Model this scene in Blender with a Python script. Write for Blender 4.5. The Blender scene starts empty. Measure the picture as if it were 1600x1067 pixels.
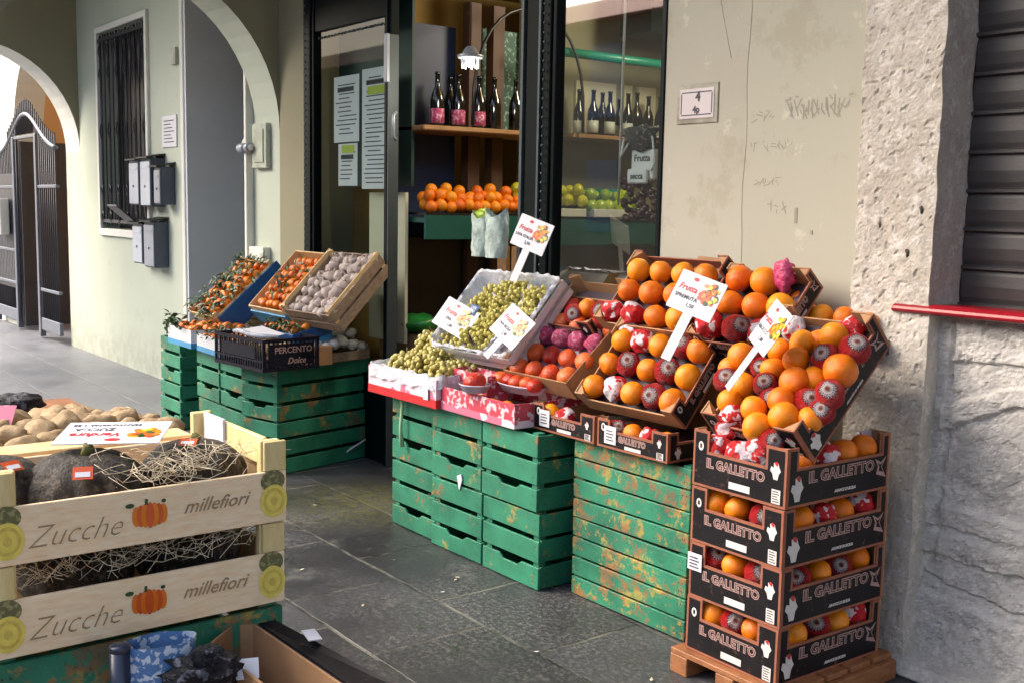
import bpy, bmesh, math, random
from mathutils import Vector, Matrix, noise
random.seed(7)
PI=math.pi; R=math.radians
sc=bpy.context.scene; COL=sc.collection

# ------------------------------------------------------------------ camera
H=1.6; FPX=1735.27; CX,CY=800.0,533.5
def _n(v): return v.normalized()
AX=-_n(Vector((-526-CX,300-CY,FPX)))
AY=_n(Vector((3100-CX,368-CY,FPX))); AY=_n(AY-AX*AX.dot(AY)); AZ=AX.cross(AY)
# rows: camera right / down / forward in world axes
ROW=[Vector((AX[i],AY[i],AZ[i])) for i in range(3)]
cam=bpy.data.cameras.new('camera'); camo=bpy.data.objects.new('camera',cam); COL.objects.link(camo)
cam.sensor_fit='HORIZONTAL'; cam.sensor_width=36; cam.lens=FPX/1600*36; cam.clip_start=.05; cam.clip_end=500
m=Matrix.Identity(4)
for i in range(3):
    m[i][0]=ROW[0][i]; m[i][1]=-ROW[1][i]; m[i][2]=-ROW[2][i]
m[0][3],m[1][3],m[2][3]=0,0,H
camo.matrix_world=m
sc.camera=camo
def W(px,py,X=None,Y=None,Z=None):
    d=ROW[0]*(px-CX)+ROW[1]*(py-CY)+ROW[2]*FPX
    if X is not None: t=X/d.x
    elif Y is not None: t=Y/d.y
    else: t=(Z-H)/d.z
    return Vector((0,0,H))+d*t
# ------------------------------------------------------------------ sky, sun, exposure
SUN_EL,SUN_AZ=38,222     # azimuth measured from +X counter-clockwise
world=bpy.data.worlds.new('World'); sc.world=world; world.use_nodes=True
nt=world.node_tree; bg=nt.nodes['Background']
sky=nt.nodes.new('ShaderNodeTexSky'); sky.sky_type='NISHITA'; sky.sun_disc=False
sky.sun_elevation=R(SUN_EL); sky.sun_rotation=R(90-SUN_AZ); sky.air_density=1.0; sky.dust_density=5.0; sky.ozone_density=.6
nt.links.new(sky.outputs[0],bg.inputs[0]); bg.inputs[1].default_value=.15
sun=bpy.data.lights.new('sun','SUN'); sun.energy=.8; sun.angle=R(50); sun.color=(1,.98,.96)
so=bpy.data.objects.new('sun',sun); COL.objects.link(so)
sd=Vector((math.cos(R(SUN_EL))*math.cos(R(SUN_AZ)),math.cos(R(SUN_EL))*math.sin(R(SUN_AZ)),math.sin(R(SUN_EL))))
so.rotation_euler=sd.to_track_quat('Z','Y').to_euler(); so.location=sd*30
sc.view_settings.view_transform='Standard'; sc.view_settings.look='None'
sc.view_settings.exposure=1.62; sc.view_settings.gamma=1
sc.cycles.max_bounces=7; sc.cycles.diffuse_bounces=4; sc.cycles.use_denoising=True

# ------------------------------------------------------------------ materials
def lin(c):
    f=lambda u:(u/255)/12.92 if u/255<=.04045 else (((u/255)+.055)/1.055)**2.4
    return (f(c[0]),f(c[1]),f(c[2]),1)
class NT:
    def __init__(s,name):
        s.m=bpy.data.materials.new(name); s.m.use_nodes=True; s.t=s.m.node_tree; s.b=s.t.nodes['Principled BSDF']
    def n(s,typ,**k):
        o=s.t.nodes.new('ShaderNode'+typ)
        for a,v in k.items(): setattr(o,a,v)
        return o
    def l(s,a,b): s.t.links.new(a,b)
    def coords(s,kind='Object',rnd=True,scale=(1,1,1)):
        tc=s.n('TexCoord'); out=tc.outputs[kind]
        if scale!=(1,1,1):
            mp=s.n('Mapping'); mp.inputs['Scale'].default_value=scale; s.l(out,mp.inputs[0]); out=mp.outputs[0]
        if rnd:
            oi=s.n('ObjectInfo'); mm=s.n('VectorMath',operation='MULTIPLY'); s.l(oi.outputs['Random'],mm.inputs[0]); mm.inputs[1].default_value=(37,51,23)
            ad=s.n('VectorMath',operation='ADD'); s.l(out,ad.inputs[0]); s.l(mm.outputs[0],ad.inputs[1]); out=ad.outputs[0]
        return out
    def noise(s,vec,scale,detail=4,rough=.55):
        o=s.n('TexNoise'); o.inputs['Scale'].default_value=scale; o.inputs['Detail'].default_value=detail; o.inputs['Roughness'].default_value=rough
        s.l(vec,o.inputs['Vector']); return o.outputs['Fac']
    def ramp(s,fac,stops):
        o=s.n('ValToRGB'); e=o.color_ramp.elements
        while len(e)<len(stops): e.new(.5)
        for i,(p,c) in enumerate(stops):
            e[i].position=p; e[i].color=c if len(c)==4 else lin(c)
        s.l(fac,o.inputs[0]); return o.outputs[0]
    def mix(s,fac,a,b,mode='MIX'):
        o=s.n('MixRGB',blend_type=mode)
        for i,v in ((0,fac),(1,a),(2,b)):
            if hasattr(v,'links'): s.l(v,o.inputs[i])
            else: o.inputs[i].default_value=v if i==0 else (v if len(v)==4 else lin(v))
        return o.outputs[0]
    def math(s,op,a,b=0,c=0):
        o=s.n('Math',operation=op)
        for i,v in ((0,a),(1,b),(2,c)):
            if hasattr(v,'links'): s.l(v,o.inputs[i])
            else: o.inputs[i].default_value=v
        return o.outputs[0]
    def bump(s,h,strength=.3,dist=.01):
        o=s.n('Bump'); o.inputs['Strength'].default_value=strength; o.inputs['Distance'].default_value=dist
        s.l(h,o.inputs['Height']); s.l(o.outputs[0],s.b.inputs['Normal']); return o
    def col(s,c):
        if hasattr(c,'links'): s.l(c,s.b.inputs['Base Color'])
        else: s.b.inputs['Base Color'].default_value=c if len(c)==4 else lin(c)
    def rough(s,v):
        if hasattr(v,'links'): s.l(v,s.b.inputs['Roughness'])
        else: s.b.inputs['Roughness'].default_value=v
BW=lambda v:(v,v,v,1)
def mk(name,c,rough=.6,var=.12,scale=8,bump=0,bscale=40,metal=0,spec=.5,world=False,bd=.004):
    """plain paint/paper/plastic with soft uneven tone"""
    t=NT(name); v=t.coords('Object',True)
    L=lin(c); a=tuple(min(1,x*(1+var)) for x in L[:3])+(1,); b=tuple(x*(1-var) for x in L[:3])+(1,)
    t.col(t.ramp(t.noise(v,scale,5),[(.3,b),(.7,a)])); t.rough(rough)
    t.b.inputs['Metallic'].default_value=metal; t.b.inputs['Specular IOR Level'].default_value=spec
    if bump: t.bump(t.noise(v,bscale,5,.6),bump,bd)
    return t.m
def mk_green(name='green_paint',th=.56,chalk=.60):
    t=NT(name); v=t.coords('Object',True)
    base=t.ramp(t.noise(v,5,4),[(.3,(22,98,74)),(.7,(46,138,104))])
    n1=t.noise(v,6.5,6,.62); n2=t.noise(v,42,5,.7)
    m1=t.math('ADD',t.math('MULTIPLY',n1,.55 if 'worn' in name else .7),t.math('MULTIPLY',n2,.45 if 'worn' in name else .3))
    pc=t.ramp(t.noise(v,9,3),[(.36,(110,92,66)),(.5,(150,104,60)),(.58,(170,148,70)),(.68,(98,128,66))])
    f1=t.ramp(m1,[(th,BW(0)),(th+.05,BW(.9))])
    c=t.mix(f1,base,pc)
    # fine scratches and chalky scuffs
    vs=t.coords('Object',True,(3,3,16)); sc_=t.ramp(t.noise(vs,22,6,.75),[(.62,BW(0)),(.72,BW(.5))])
    c=t.mix(sc_,c,(150,176,156))
    dk=t.ramp(t.noise(v,70,3,.6),[(.28,BW(.6)),(.38,BW(0))]); c=t.mix(dk,c,(20,52,40))
    t.col(c); t.rough(t.ramp(n2,[(.3,BW(.45)),(.7,BW(.75))])); t.bump(t.math('ADD',n2,f1),.35,.003); return t.m
def mk_pine(name,c1,c2,axis=(1,14,14),grain=5):
    t=NT(name); v=t.coords('Object',True,axis)
    n=t.noise(v,grain,6,.6); c=t.ramp(n,[(.25,c1),(.75,c2)])
    k=t.ramp(t.noise(t.coords('Object',True),11,2),[(.70,BW(0)),(.78,BW(.35))]); c=t.mix(k,c,(150,100,60))
    t.col(c); t.rough(.62); t.bump(n,.25,.002); return t.m
def mk_plaster(name,c1,c2,stain,scale=1.2,bumpS=.15,spk=0):
    t=NT(name); v=t.coords('Generated' if False else 'Object',False)
    c=t.ramp(t.noise(v,scale,6,.55),[(.3,c1),(.7,c2)])
    s=t.ramp(t.noise(v,4.5,8,.7),[(.60,BW(0)),(.74,BW(.45))]); c=t.mix(s,c,stain)
    h=t.noise(v,26,8,.65)
    if name=='wall_plaster':
        sx=t.n('SeparateXYZ'); t.l(v,sx.inputs[0]); edge=t.math('GREATER_THAN',t.math('ADD',sx.outputs['X'],t.math('MULTIPLY',t.noise(v,9,4),.02)),-3.06)
        c=t.mix(t.math('MULTIPLY',edge,.8),c,(176,173,156)); b2=t.noise(v,2.3,9,.72)
        c=t.mix(t.ramp(b2,[(.54,BW(0)),(.60,BW(.35))]),c,(150,142,118)); c=t.mix(t.ramp(t.noise(v,3.7,9,.75),[(.60,BW(0)),(.63,BW(.5))]),c,(206,200,180))
        g=t.math('MULTIPLY',t.ramp(sx.outputs['Z'],[(.0,BW(1)),(.8,BW(0))]),t.ramp(t.noise(v,6,8,.7),[(.4,BW(0)),(.6,BW(.7))])); c=t.mix(g,c,(120,114,102))
    if name=='pale_green_plaster':
        sx=t.n('SeparateXYZ'); t.l(v,sx.inputs[0]); g=t.math('MULTIPLY',t.ramp(sx.outputs['Z'],[(.0,BW(1)),(.45,BW(0))]),t.ramp(t.noise(v,7,8,.7),[(.4,BW(0)),(.6,BW(.6))])); c=t.mix(g,c,(140,136,124))
    if spk:
        d=t.ramp(t.noise(v,70,10,.92),[(.545,BW(0)),(.59,BW(spk))]); c=t.mix(d,c,(120,108,96)); d3=t.ramp(t.noise(v,5.5,9,.75),[(.50,BW(0)),(.62,BW(.55))]); c=t.mix(d3,c,stain)
        w=t.ramp(t.noise(v,19,9,.85),[(.52,BW(0)),(.58,BW(.8))]); c=t.mix(w,c,(236,230,222))
        h=t.math('ADD',t.noise(v,60,10,.9),t.noise(v,9,4,.6))
    t.col(c); t.rough(.88); t.bump(h,bumpS,.022 if spk else .004); return t.m
def mk_paving():
    t=NT('paving_stone'); v=t.coords('Object',False)
    mp=t.n('Mapping'); mp.inputs['Location'].default_value=(.35,.06,0); nz=t.n('TexNoise'); nz.inputs['Scale'].default_value=7; nz.inputs['Detail'].default_value=6; t.l(v,nz.inputs['Vector']); wv=t.n('VectorMath',operation='SCALE'); wv.inputs['Scale'].default_value=.025; t.l(nz.outputs['Color'],wv.inputs[0]); wa=t.n('VectorMath',operation='ADD'); t.l(v,wa.inputs[0]); t.l(wv.outputs[0],wa.inputs[1]); t.l(wa.outputs[0],mp.inputs[0])
    br=t.n('TexBrick'); t.l(mp.outputs[0],br.inputs['Vector'])
    br.inputs['Scale'].default_value=1; br.inputs['Brick Width'].default_value=.66; br.inputs['Row Height'].default_value=.50
    br.inputs['Mortar Size'].default_value=.010; br.inputs['Mortar Smooth'].default_value=.35; br.inputs['Bias'].default_value=0
    br.inputs['Color1'].default_value=lin((36,38,43)); br.inputs['Color2'].default_value=lin((66,68,74)); br.inputs['Mortar'].default_value=lin((30,30,30))
    c=br.outputs['Color']
    g=t.noise(v,46,10,.92); c=t.mix(t.math('MULTIPLY',t.ramp(g,[(.50,BW(0)),(.56,BW(.8))]),t.ramp(t.noise(v,1.3,4),[(.40,BW(.15)),(.60,BW(.9))])),c,(150,150,146)); c=t.mix(t.ramp(t.noise(v,60,10,.92),[(.42,BW(.8)),(.48,BW(0))]),c,(26,26,28))
    d=t.noise(v,1.7,7,.65); c=t.mix(t.ramp(d,[(.38,BW(.5)),(.6,BW(0))]),c,(36,36,38))
    d2=t.noise(v,3.1,8,.72); c=t.mix(t.ramp(d2,[(.56,BW(0)),(.72,BW(.4))]),c,(146,146,142))
    ch=t.ramp(t.noise(v,2.4,8,.7),[(.45,BW(0)),(.6,BW(.7))])
    jm=t.math('MULTIPLY',br.outputs['Fac'],ch); c=t.mix(jm,c,(128,126,118))
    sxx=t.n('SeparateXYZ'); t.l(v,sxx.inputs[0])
    far_light=t.ramp(t.math('ADD',t.math('MULTIPLY',sxx.outputs['X'],-.1),t.math('MULTIPLY',t.noise(v,.9,5,.6),.35)),[(.72,BW(0)),(.98,BW(1))])
    c=t.mix(far_light,c,t.mix(.30,c,(186,190,200)))  # brighter light on the far floor, put into the paving colour
    # moss stain in one spot
    sp=t.n('VectorMath',operation='DISTANCE'); t.l(v,sp.inputs[0]); sp.inputs[1].default_value=(-5.15,2.95,0)
    mf=t.math('MULTIPLY',t.ramp(sp.outputs['Value'],[(.15,BW(1)),(.62,BW(0))]),t.ramp(t.noise(v,24,5,.7),[(.42,BW(0)),(.58,BW(.75))]))
    c=t.mix(mf,c,(96,98,40))
    t.col(c); t.rough(t.ramp(d,[(.3,BW(.28)),(.7,BW(.62))]))
    t.bump(t.math('SUBTRACT',t.math('ADD',t.math('MULTIPLY',g,.35),t.math('MULTIPLY',d2,.5)),t.math('MULTIPLY',br.outputs['Fac'],1.2)),.5,.006)
    return t.m
def mk_orange(name,c1,c2,pore=70,rough=.36):
    t=NT(name); v=t.coords('Object',True); oi=t.n('ObjectInfo')
    a=t.ramp(oi.outputs['Random'],[(0,c1),(1,c2)])
    n=t.noise(v,2.2,3); a=t.mix(t.ramp(n,[(.4,BW(0)),(.75,BW(.35))]),a,tuple(min(255,int(x*1.12)) for x in c2))
    # green-brown navel at the pole
    sx=t.n('SeparateXYZ'); tc=t.n('TexCoord'); t.l(tc.outputs['Object'],sx.inputs[0])
    a=t.mix(t.ramp(sx.outputs['Z'],[(.972,BW(0)),(.99,BW(.8))]),a,(92,70,30))
    bl=t.noise(v,3.4,8,.7); a=t.mix(t.ramp(bl,[(.60,BW(0)),(.68,BW(.3))]),a,tuple(int(x*.72) for x in c1))
    t.col(a); t.rough(rough); t.b.inputs['Subsurface Weight'].default_value=.0
    vo=t.n('TexVoronoi'); vo.inputs['Scale'].default_value=pore/4; t.l(v,vo.inputs['Vector'])
    t.bump(vo.outputs['Distance'],.22,.02); return t.m
def mk_scuff(name,c,c2,th=.60):
    t=NT(name); v=t.coords('Object',True); a=t.noise(v,30,8,.75)
    k=t.math('MULTIPLY',t.ramp(a,[(th,BW(0)),(th+.06,BW(.8))]),t.ramp(t.noise(v,6,3),[(.42,BW(0)),(.6,BW(1))]))
    b=t.ramp(t.noise(v,9,4),[(.3,c),(.7,tuple(min(255,x+9) for x in c))]); t.col(t.mix(k,b,c2)); t.rough(.5); t.b.inputs['Specular IOR Level'].default_value=.22; t.bump(t.noise(v,12,4),.25,.006); return t.m
def mk_wrap():
    """red tissue with a printed white and dark sunburst round the top"""
    t=NT('printed_tissue'); tc=t.n('TexCoord'); sx=t.n('SeparateXYZ'); nm=t.n('VectorMath',operation='NORMALIZE'); t.l(tc.outputs['Object'],nm.inputs[0]); t.l(nm.outputs[0],sx.inputs[0])
    th=t.math('ARCCOSINE',sx.outputs['Z']); ph=t.math('ARCTAN2',sx.outputs['Y'],sx.outputs['X'])
    sp=t.math('MULTIPLY',t.math('ABSOLUTE',t.math('SINE',t.math('MULTIPLY',ph,9))),.16)
    r=t.math('DIVIDE',t.math('ADD',th,sp),1.6)
    v=t.coords('Object',True); r2=t.math('ADD',r,t.math('MULTIPLY',t.math('SUBTRACT',t.noise(v,5,3),.5),.08))
    rm=t.n('ValToRGB'); rm.color_ramp.interpolation='CONSTANT'; e=rm.color_ramp.elements
    st=[(0,(84,26,18)),(.15,(150,110,90)),(.20,(204,198,200)),(.33,(46,48,62)),(.37,(196,194,200)),(.42,(30,34,50)),(.49,(190,8,18))]
    while len(e)<len(st): e.new(.5)
    for i,(p,c) in enumerate(st): e[i].position=p; e[i].color=lin(c)
    t.l(r2,rm.inputs[0])
    c=t.mix(t.ramp(t.noise(v,9,4),[(.4,BW(0)),(.7,BW(.2))]),rm.outputs[0],(214,60,66))
    t.col(c); t.rough(.42); t.bump(t.noise(v,7,5,.7),.7,.12); return t.m
def mk_patch(name,a,b,scale,th=.5,rough=.5,bump=.5,bd=.08,w=.02):
    t=NT(name); v=t.coords('Object',True)
    t.col(t.mix(t.ramp(t.noise(v,scale,2),[(th,BW(0)),(th+w,BW(1))]),a,b)); t.rough(rough); t.bump(t.noise(v,scale*2,5,.7),bump,bd); return t.m
def mk_glass():
    m=bpy.data.materials.new('window_glass'); m.use_nodes=True; t=m.node_tree; t.nodes.clear()
    o=t.nodes.new('ShaderNodeOutputMaterial'); mx=t.nodes.new('ShaderNodeMixShader'); tr=t.nodes.new('ShaderNodeBsdfTransparent'); gl=t.nodes.new('ShaderNodeBsdfGlossy')
    tr.inputs[0].default_value=(.80,.88,.84,1); gl.inputs['Roughness'].default_value=.02
    fr=t.nodes.new('ShaderNodeFresnel'); fr.inputs[0].default_value=1.5
    ad=t.nodes.new('ShaderNodeMath'); ad.operation='MULTIPLY'; ad.inputs[1].default_value=.42; t.links.new(fr.outputs[0],ad.inputs[0])
    t.links.new(ad.outputs[0],mx.inputs[0]); t.links.new(tr.outputs[0],mx.inputs[1]); t.links.new(gl.outputs[0],mx.inputs[2]); t.links.new(mx.outputs[0],o.inputs[0]); return m
def mk_film(name,c,alpha,rough=.25):
    t=NT(name); v=t.coords('Object',True); t.col(c); t.rough(rough)
    t.l(t.ramp(t.noise(v,14,5,.7),[(.35,BW(alpha*.6)),(.6,BW(min(1,alpha*1.4)))]),t.b.inputs['Alpha']); t.bump(t.noise(v,22,5,.7),.9,.02); return t.m
M={}
M['wall']=mk_plaster('wall_plaster',(168,164,149),(184,180,164),(150,144,127),.8,.12)
M['wallgreen']=mk_plaster('pale_green_plaster',(174,183,166),(192,199,184),(152,158,142),.7,.10)
M['olive']=mk_plaster('olive_plaster',(128,124,100),(146,141,116),(112,106,84),.8,.12)
M['rough']=mk_plaster('rough_render',(196,186,172),(218,210,198),(176,166,152),2.2,.55,.8)
M['oldwall']=mk_plaster('old_wall_render',(196,192,186),(224,220,214),(164,160,154),3.0,.6,.7)
M['ceil']=mk_plaster('ceiling_plaster',(176,172,156),(190,186,170),(150,145,128))
M['white']=mk('white_paint',(214,214,206),.6,.05)
M['greydoor']=mk('grey_blue_paint',(204,208,218),.5,.07,2)
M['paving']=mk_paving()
M['green']=mk_green(); M['greenworn']=mk_green('worn_green_paint',.505,.50)
M['frame']=mk('dark_green_enamel',(3,14,15),.45,.2,5,.05,spec=.12)
M['frameh']=mk('grey_metal_edge',(70,80,84),.45,.1,5,metal=.3)
M['black']=mk('black_paint',(20,20,24),.4,.2,9)
M['iron']=mk('black_iron',(44,44,52),.45,.2,9,.2,60)
M['steel']=mk('galvanised_grey',(150,156,166),.4,.1,9,metal=.3)
M['gatesteel']=mk('grey_gate_steel',(100,106,118),.45,.12,9,metal=.2)
M['mailgrey']=mk('mailbox_light_grey',(186,192,202),.4,.06,9)
M['maildark']=mk('mailbox_slate',(66,74,92),.45,.08,9)
M['glass']=mk_glass()
M['shutter']=mk('rolling_shutter_paint',(64,60,60),.5,.25,5,.25,50)
M['red']=mk('red_sill_paint',(150,18,34),.35,.15,9,.1)
M['kraft']=mk('kraft_card',(160,122,86),.8,.12,14,.12,90)
M['kraftedge']=mk('brown_card_edge',(146,88,66),.8,.14,30)
M['cardblack']=mk_scuff('black_card_print',(13,11,16),(110,80,64),.58)
M['cardblack2']=mk_scuff('navy_card_print',(17,17,30),(90,90,100),.62)
M['cardink']=mk('pinkish_ink',(172,138,132),.6,.1,50)
M['whiteink']=mk('white_ink',(206,202,200),.6,.06,50)
M['redink']=mk('red_ink',(180,30,40),.5,.1,50)
M['greyink']=mk('dark_ink',(60,58,70),.6,.1,50)
M['paper']=mk('white_paper',(212,212,218),.6,.04,20)
M['purpletray']=mk('lilac_fruit_tray',(70,56,66),.6,.15,10,.3,30)
M['liner']=mk('pale_paper_liner',(186,176,190),.6,.08,14,.5,20)
M['nail']=mk('rusty_nail',(60,44,34),.6)
M['pine']=mk_pine('raw_pine',(196,160,110),(228,200,152),(3,3,3),6)
M['pine2']=mk_pine('printed_pine',(240,200,150),(252,232,200),(6,1.2,30),4)
M['pineY']=mk_pine('yellow_pine',(206,180,116),(232,212,158),(10,10,2.5),4)
M['oldpine']=mk_pine('weathered_pine',(120,96,76),(168,146,124),(4,4,9),6)
M['pallet']=mk_pine('pallet_wood',(120,74,42),(168,112,70),(3,3,9),6)
M['blue']=mk('sky_blue_print',(60,142,190),.5,.12,12)
M['blued']=mk('deep_blue_print',(34,86,140),.5,.12,12)
M['cratewhite']=mk('white_card_print',(208,212,216),.5,.05,12)
M['orange']=mk_orange('orange_rind',(222,92,4),(244,152,14))
M['mand']=mk_orange('mandarin_rind',(214,96,14),(236,140,30))
M['wrap']=mk_wrap()
M['redwrap']=mk_patch('red_white_tissue',(200,14,28),(226,218,224),1.1,.52,.5,.5,.08,.03)
M['pinkwrap']=mk_patch('pink_tissue',(190,58,104),(214,150,176),3.0,.5,w=.2)
M['persim']=mk_orange('persimmon_skin',(198,62,26),(224,108,48),30,.28)
M['tomato']=mk_orange('red_persimmon_skin',(168,28,26),(196,58,34),30,.28)
M['leaf']=mk('leaf_green',(46,76,34),.5,.35,12)
M['grape']=mk_orange('grape_skin',(176,164,86),(192,182,112),20,.3)
M['grape2']=mk_orange('yellow_grape_skin',(184,172,84),(198,190,112),20,.3)
M['stem']=mk('green_stem',(96,92,40),.7,.2)
M['film']=mk_film('clear_film',(226,228,232),.55)
M['filmw']=mk_film('milky_plastic_film',(214,218,226),.95)
M['pinkcard']=mk_patch('pink_printed_card',(196,108,134),(222,206,214),7,.47,.45,.05,.01)
M['redcard']=mk_patch('red_printed_card',(186,56,76),(216,190,196),26,.53,.45,.05,.01,.05)
M['redband']=mk('red_band',(190,26,34),.45,.1,12)
M['lime']=mk('lime_ink',(170,186,50),.6,.1)
M['potato']=mk_patch('potato_skin',(158,132,96),(186,162,126),3,.5,.75,.4,.05,.3)
M['pumpk']=mk_patch('dark_pumpkin_rind',(54,47,40),(128,114,98),7,.50,.6,1,.06,.25)
M['straw']=mk('straw_fibre',(210,196,168),.7,.2)
M['mushroom']=mk('mushroom_cap',(190,180,172),.6,.14,9,.3,20)
M['garlic']=mk('garlic_skin',(186,170,160),.6,.2,9,.4,16)
M['applesG']=mk_orange('green_apple_skin',(128,160,20),(178,196,40),10,.3)
M['applesY']=mk_orange('yellow_apple_skin',(186,180,20),(206,204,60),10,.3)
M['bottle']=mk('dark_bottle_glass',(10,12,12),.12,.1,spec=.8)
M['lblpink']=mk_patch('pink_bottle_label',(150,50,88),(196,140,164),60,.5,.5,.02,.01,.1)
M['lblwhite']=mk('pale_bottle_label',(180,186,180),.5,.1,30)
M['ochre']=mk_plaster('ochre_plaster',(170,140,82),(188,158,96),(150,118,66))
M['ochre2']=mk_plaster('orange_ochre_plaster',(190,148,98),(208,168,118),(160,120,76))
M['bluewall']=mk('dark_blue_board',(10,34,70),.5,.15,2)
M['woodsh']=mk_pine('shelf_wood',(128,92,56),(160,122,80),(8,2,8),4)
M['woodpost']=mk_pine('brown_post_wood',(60,38,26),(84,56,38),(8,8,1.5),4)
M['darkfloor']=mk('shop_floor',(60,56,52),.4,.2)
M['chalk']=mk_patch('green_chalkboard',(40,84,72),(132,160,150),40,.55,.6,.02,.01,.1)
M['tealp']=mk('teal_enamel',(20,130,106),.35,.1)
M['tealshelf']=mk('teal_shelf_front',(22,84,76),.4,.15,4)
M['cream']=mk('cream_board',(206,200,176),.6,.05,3)
M['bagw']=mk_film('frosted_bag_plastic',(196,214,206),.8,.4)
M['net']=mk_patch('black_netting',(18,20,34),(120,124,140),40,.56,.5,.9,.03,.05)
M['chestnut']=mk('chestnut_shell',(62,24,26),.35,.25,9)
M['bagblue']=mk_patch('blue_white_bag',(86,126,176),(202,212,226),60,.5,.4,.3,.02,.05)
M['lampglass']=None
t=NT('lit_lamp'); t.b.inputs['Emission Color'].default_value=(1,.93,.8,1); t.b.inputs['Emission Strength'].default_value=2.5; M['lit']=t.m
t=NT('ceramic_number_tile'); t.col((206,196,196)); t.rough(.25); M['tile']=t.m

# ------------------------------------------------------------------ mesh helpers
class MB:
    def __init__(s): s.v=[]; s.f=[]; s.mi=[]; s.sm=[]
    def add(s,vs,fs,mi=0,sm=False,Mx=None):
        o=len(s.v)
        s.v+= [tuple(Mx@Vector(v)) if Mx is not None else tuple(v) for v in vs]
        for f in fs: s.f.append(tuple(i+o for i in f)); s.mi.append(mi); s.sm.append(sm)
        return s
    def box(s,x0,x1,y0,y1,z0,z1,mi=0,Mx=None):
        vs=[(x,y,z) for z in (z0,z1) for y in (y0,y1) for x in (x0,x1)]
        return s.add(vs,[(0,2,3,1),(4,5,7,6),(0,1,5,4),(2,6,7,3),(0,4,6,2),(1,3,7,5)],mi,False,Mx)
    def prism(s,pts,axis,a,b,mi=0,Mx=None,cap=True):
        """extrude a polygon; axis 'x','y','z'; pts are the two other coordinates in order"""
        def P(p,t):
            return (t,p[0],p[1]) if axis=='x' else (p[0],t,p[1]) if axis=='y' else (p[0],p[1],t)
        n=len(pts); vs=[P(p,a) for p in pts]+[P(p,b) for p in pts]
        fs=[(i,(i+1)%n,(i+1)%n+n,i+n) for i in range(n)]
        if cap: fs+=[tuple(range(n))[::-1],tuple(range(n,2*n))]
        return s.add(vs,fs,mi,False,Mx)
    def tube(s,pts,r,n=8,mi=0,Mx=None,closed=False):
        pts=[Vector(p) for p in pts]; vs=[]; k=len(pts)
        rr=r if isinstance(r,(list,tuple)) else [r]*k
        up=None
        for i,p in enumerate(pts):
            d=(pts[(i+1)%k]-pts[i-1]) if closed else (pts[min(i+1,k-1)]-pts[max(i-1,0)])
            d.normalize()
            if up is None: up=d.orthogonal().normalized()
            up=(up-d*up.dot(d)); up=up.normalized() if up.length>1e-6 else d.orthogonal().normalized()
            w=d.cross(up)
            for j in range(n):
                a=2*PI*j/n; vs.append(p+(up*math.cos(a)+w*math.sin(a))*rr[i])
        fs=[]
        for i in range(k if closed else k-1):
            for j in range(n):
                i2=(i+1)%k; fs.append((i*n+j,i*n+(j+1)%n,i2*n+(j+1)%n,i2*n+j))
        if not closed: fs+=[tuple(range(n))[::-1],tuple(range((k-1)*n,k*n))]
        return s.add(vs,fs,mi,True,Mx)
    def lathe(s,prof,n=24,mi=0,Mx=None):
        vs=[]; 
        for r,z in prof:
            for j in range(n): a=2*PI*j/n; vs.append((r*math.cos(a),r*math.sin(a),z))
        fs=[(i*n+j,i*n+(j+1)%n,(i+1)*n+(j+1)%n,(i+1)*n+j) for i in range(len(prof)-1) for j in range(n)]
        fs+=[tuple(range(n))[::-1],tuple(range((len(prof)-1)*n,len(prof)*n))]
        return s.add(vs,fs,mi,True,Mx)
    def sphere(s,c,r,n=12,m_=8,mi=0,amp=0,fr=2,Mx=None,sc_=(1,1,1),seed=0):
        vs=[(0,0,1)]; 
        for i in range(1,m_):
            a=PI*i/m_
            for j in range(n): b=2*PI*j/n; vs.append((math.sin(a)*math.cos(b),math.sin(a)*math.sin(b),math.cos(a)))
        vs.append((0,0,-1)); out=[]
        for v in vs:
            v=Vector(v); k=1+(amp*noise.noise(v*fr+Vector((seed*3.7,seed,1))) if amp else 0)
            out.append((c[0]+v.x*r*k*sc_[0],c[1]+v.y*r*k*sc_[1],c[2]+v.z*r*k*sc_[2]))
        fs=[(0,1+j,1+(j+1)%n) for j in range(n)]
        for i in range(m_-2):
            for j in range(n): fs.append((1+i*n+j,1+(i+1)*n+j,1+(i+1)*n+(j+1)%n,1+i*n+(j+1)%n))
        L=len(vs)-1; fs+=[(L,1+(m_-2)*n+(j+1)%n,1+(m_-2)*n+j) for j in range(n)]
        return s.add(out,fs,mi,True,Mx)
    def grid(s,fn,nu,nv,mi=0,sm=True):
        vs=[fn(i/nu,j/nv) for j in range(nv+1) for i in range(nu+1)]
        fs=[(j*(nu+1)+i,j*(nu+1)+i+1,(j+1)*(nu+1)+i+1,(j+1)*(nu+1)+i) for j in range(nv) for i in range(nu)]
        return s.add(vs,fs,mi,sm)
    def mesh(s,name,mats):
        me=bpy.data.meshes.new(name); me.from_pydata([tuple(v) for v in s.v],[],s.f); me.update()
        if not isinstance(mats,(list,tuple)): mats=[mats]
        for q in mats: me.materials.append(q)
        me.polygons.foreach_set('material_index',s.mi); me.polygons.foreach_set('use_smooth',s.sm)
        bm=bmesh.new(); bm.from_mesh(me); bmesh.ops.recalc_face_normals(bm,faces=bm.faces); bm.to_mesh(me); bm.free()
        return me
    def build(s,name,mats,parent=None,loc=None,bevel=0,solid=0,subsurf=0):
        o=bpy.data.objects.new(name,s.mesh(name,mats)); COL.objects.link(o)
        if parent: o.parent=parent
        if loc is not None: o.location=loc
        if bevel:
            b=o.modifiers.new('bevel','BEVEL'); b.width=bevel; b.segments=1; b.limit_method='ANGLE'; b.angle_limit=R(40)
        if solid: q=o.modifiers.new('solid','SOLIDIFY'); q.thickness=solid
        if subsurf: q=o.modifiers.new('sub','SUBSURF'); q.levels=q.render_levels=subsurf
        return o
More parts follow.
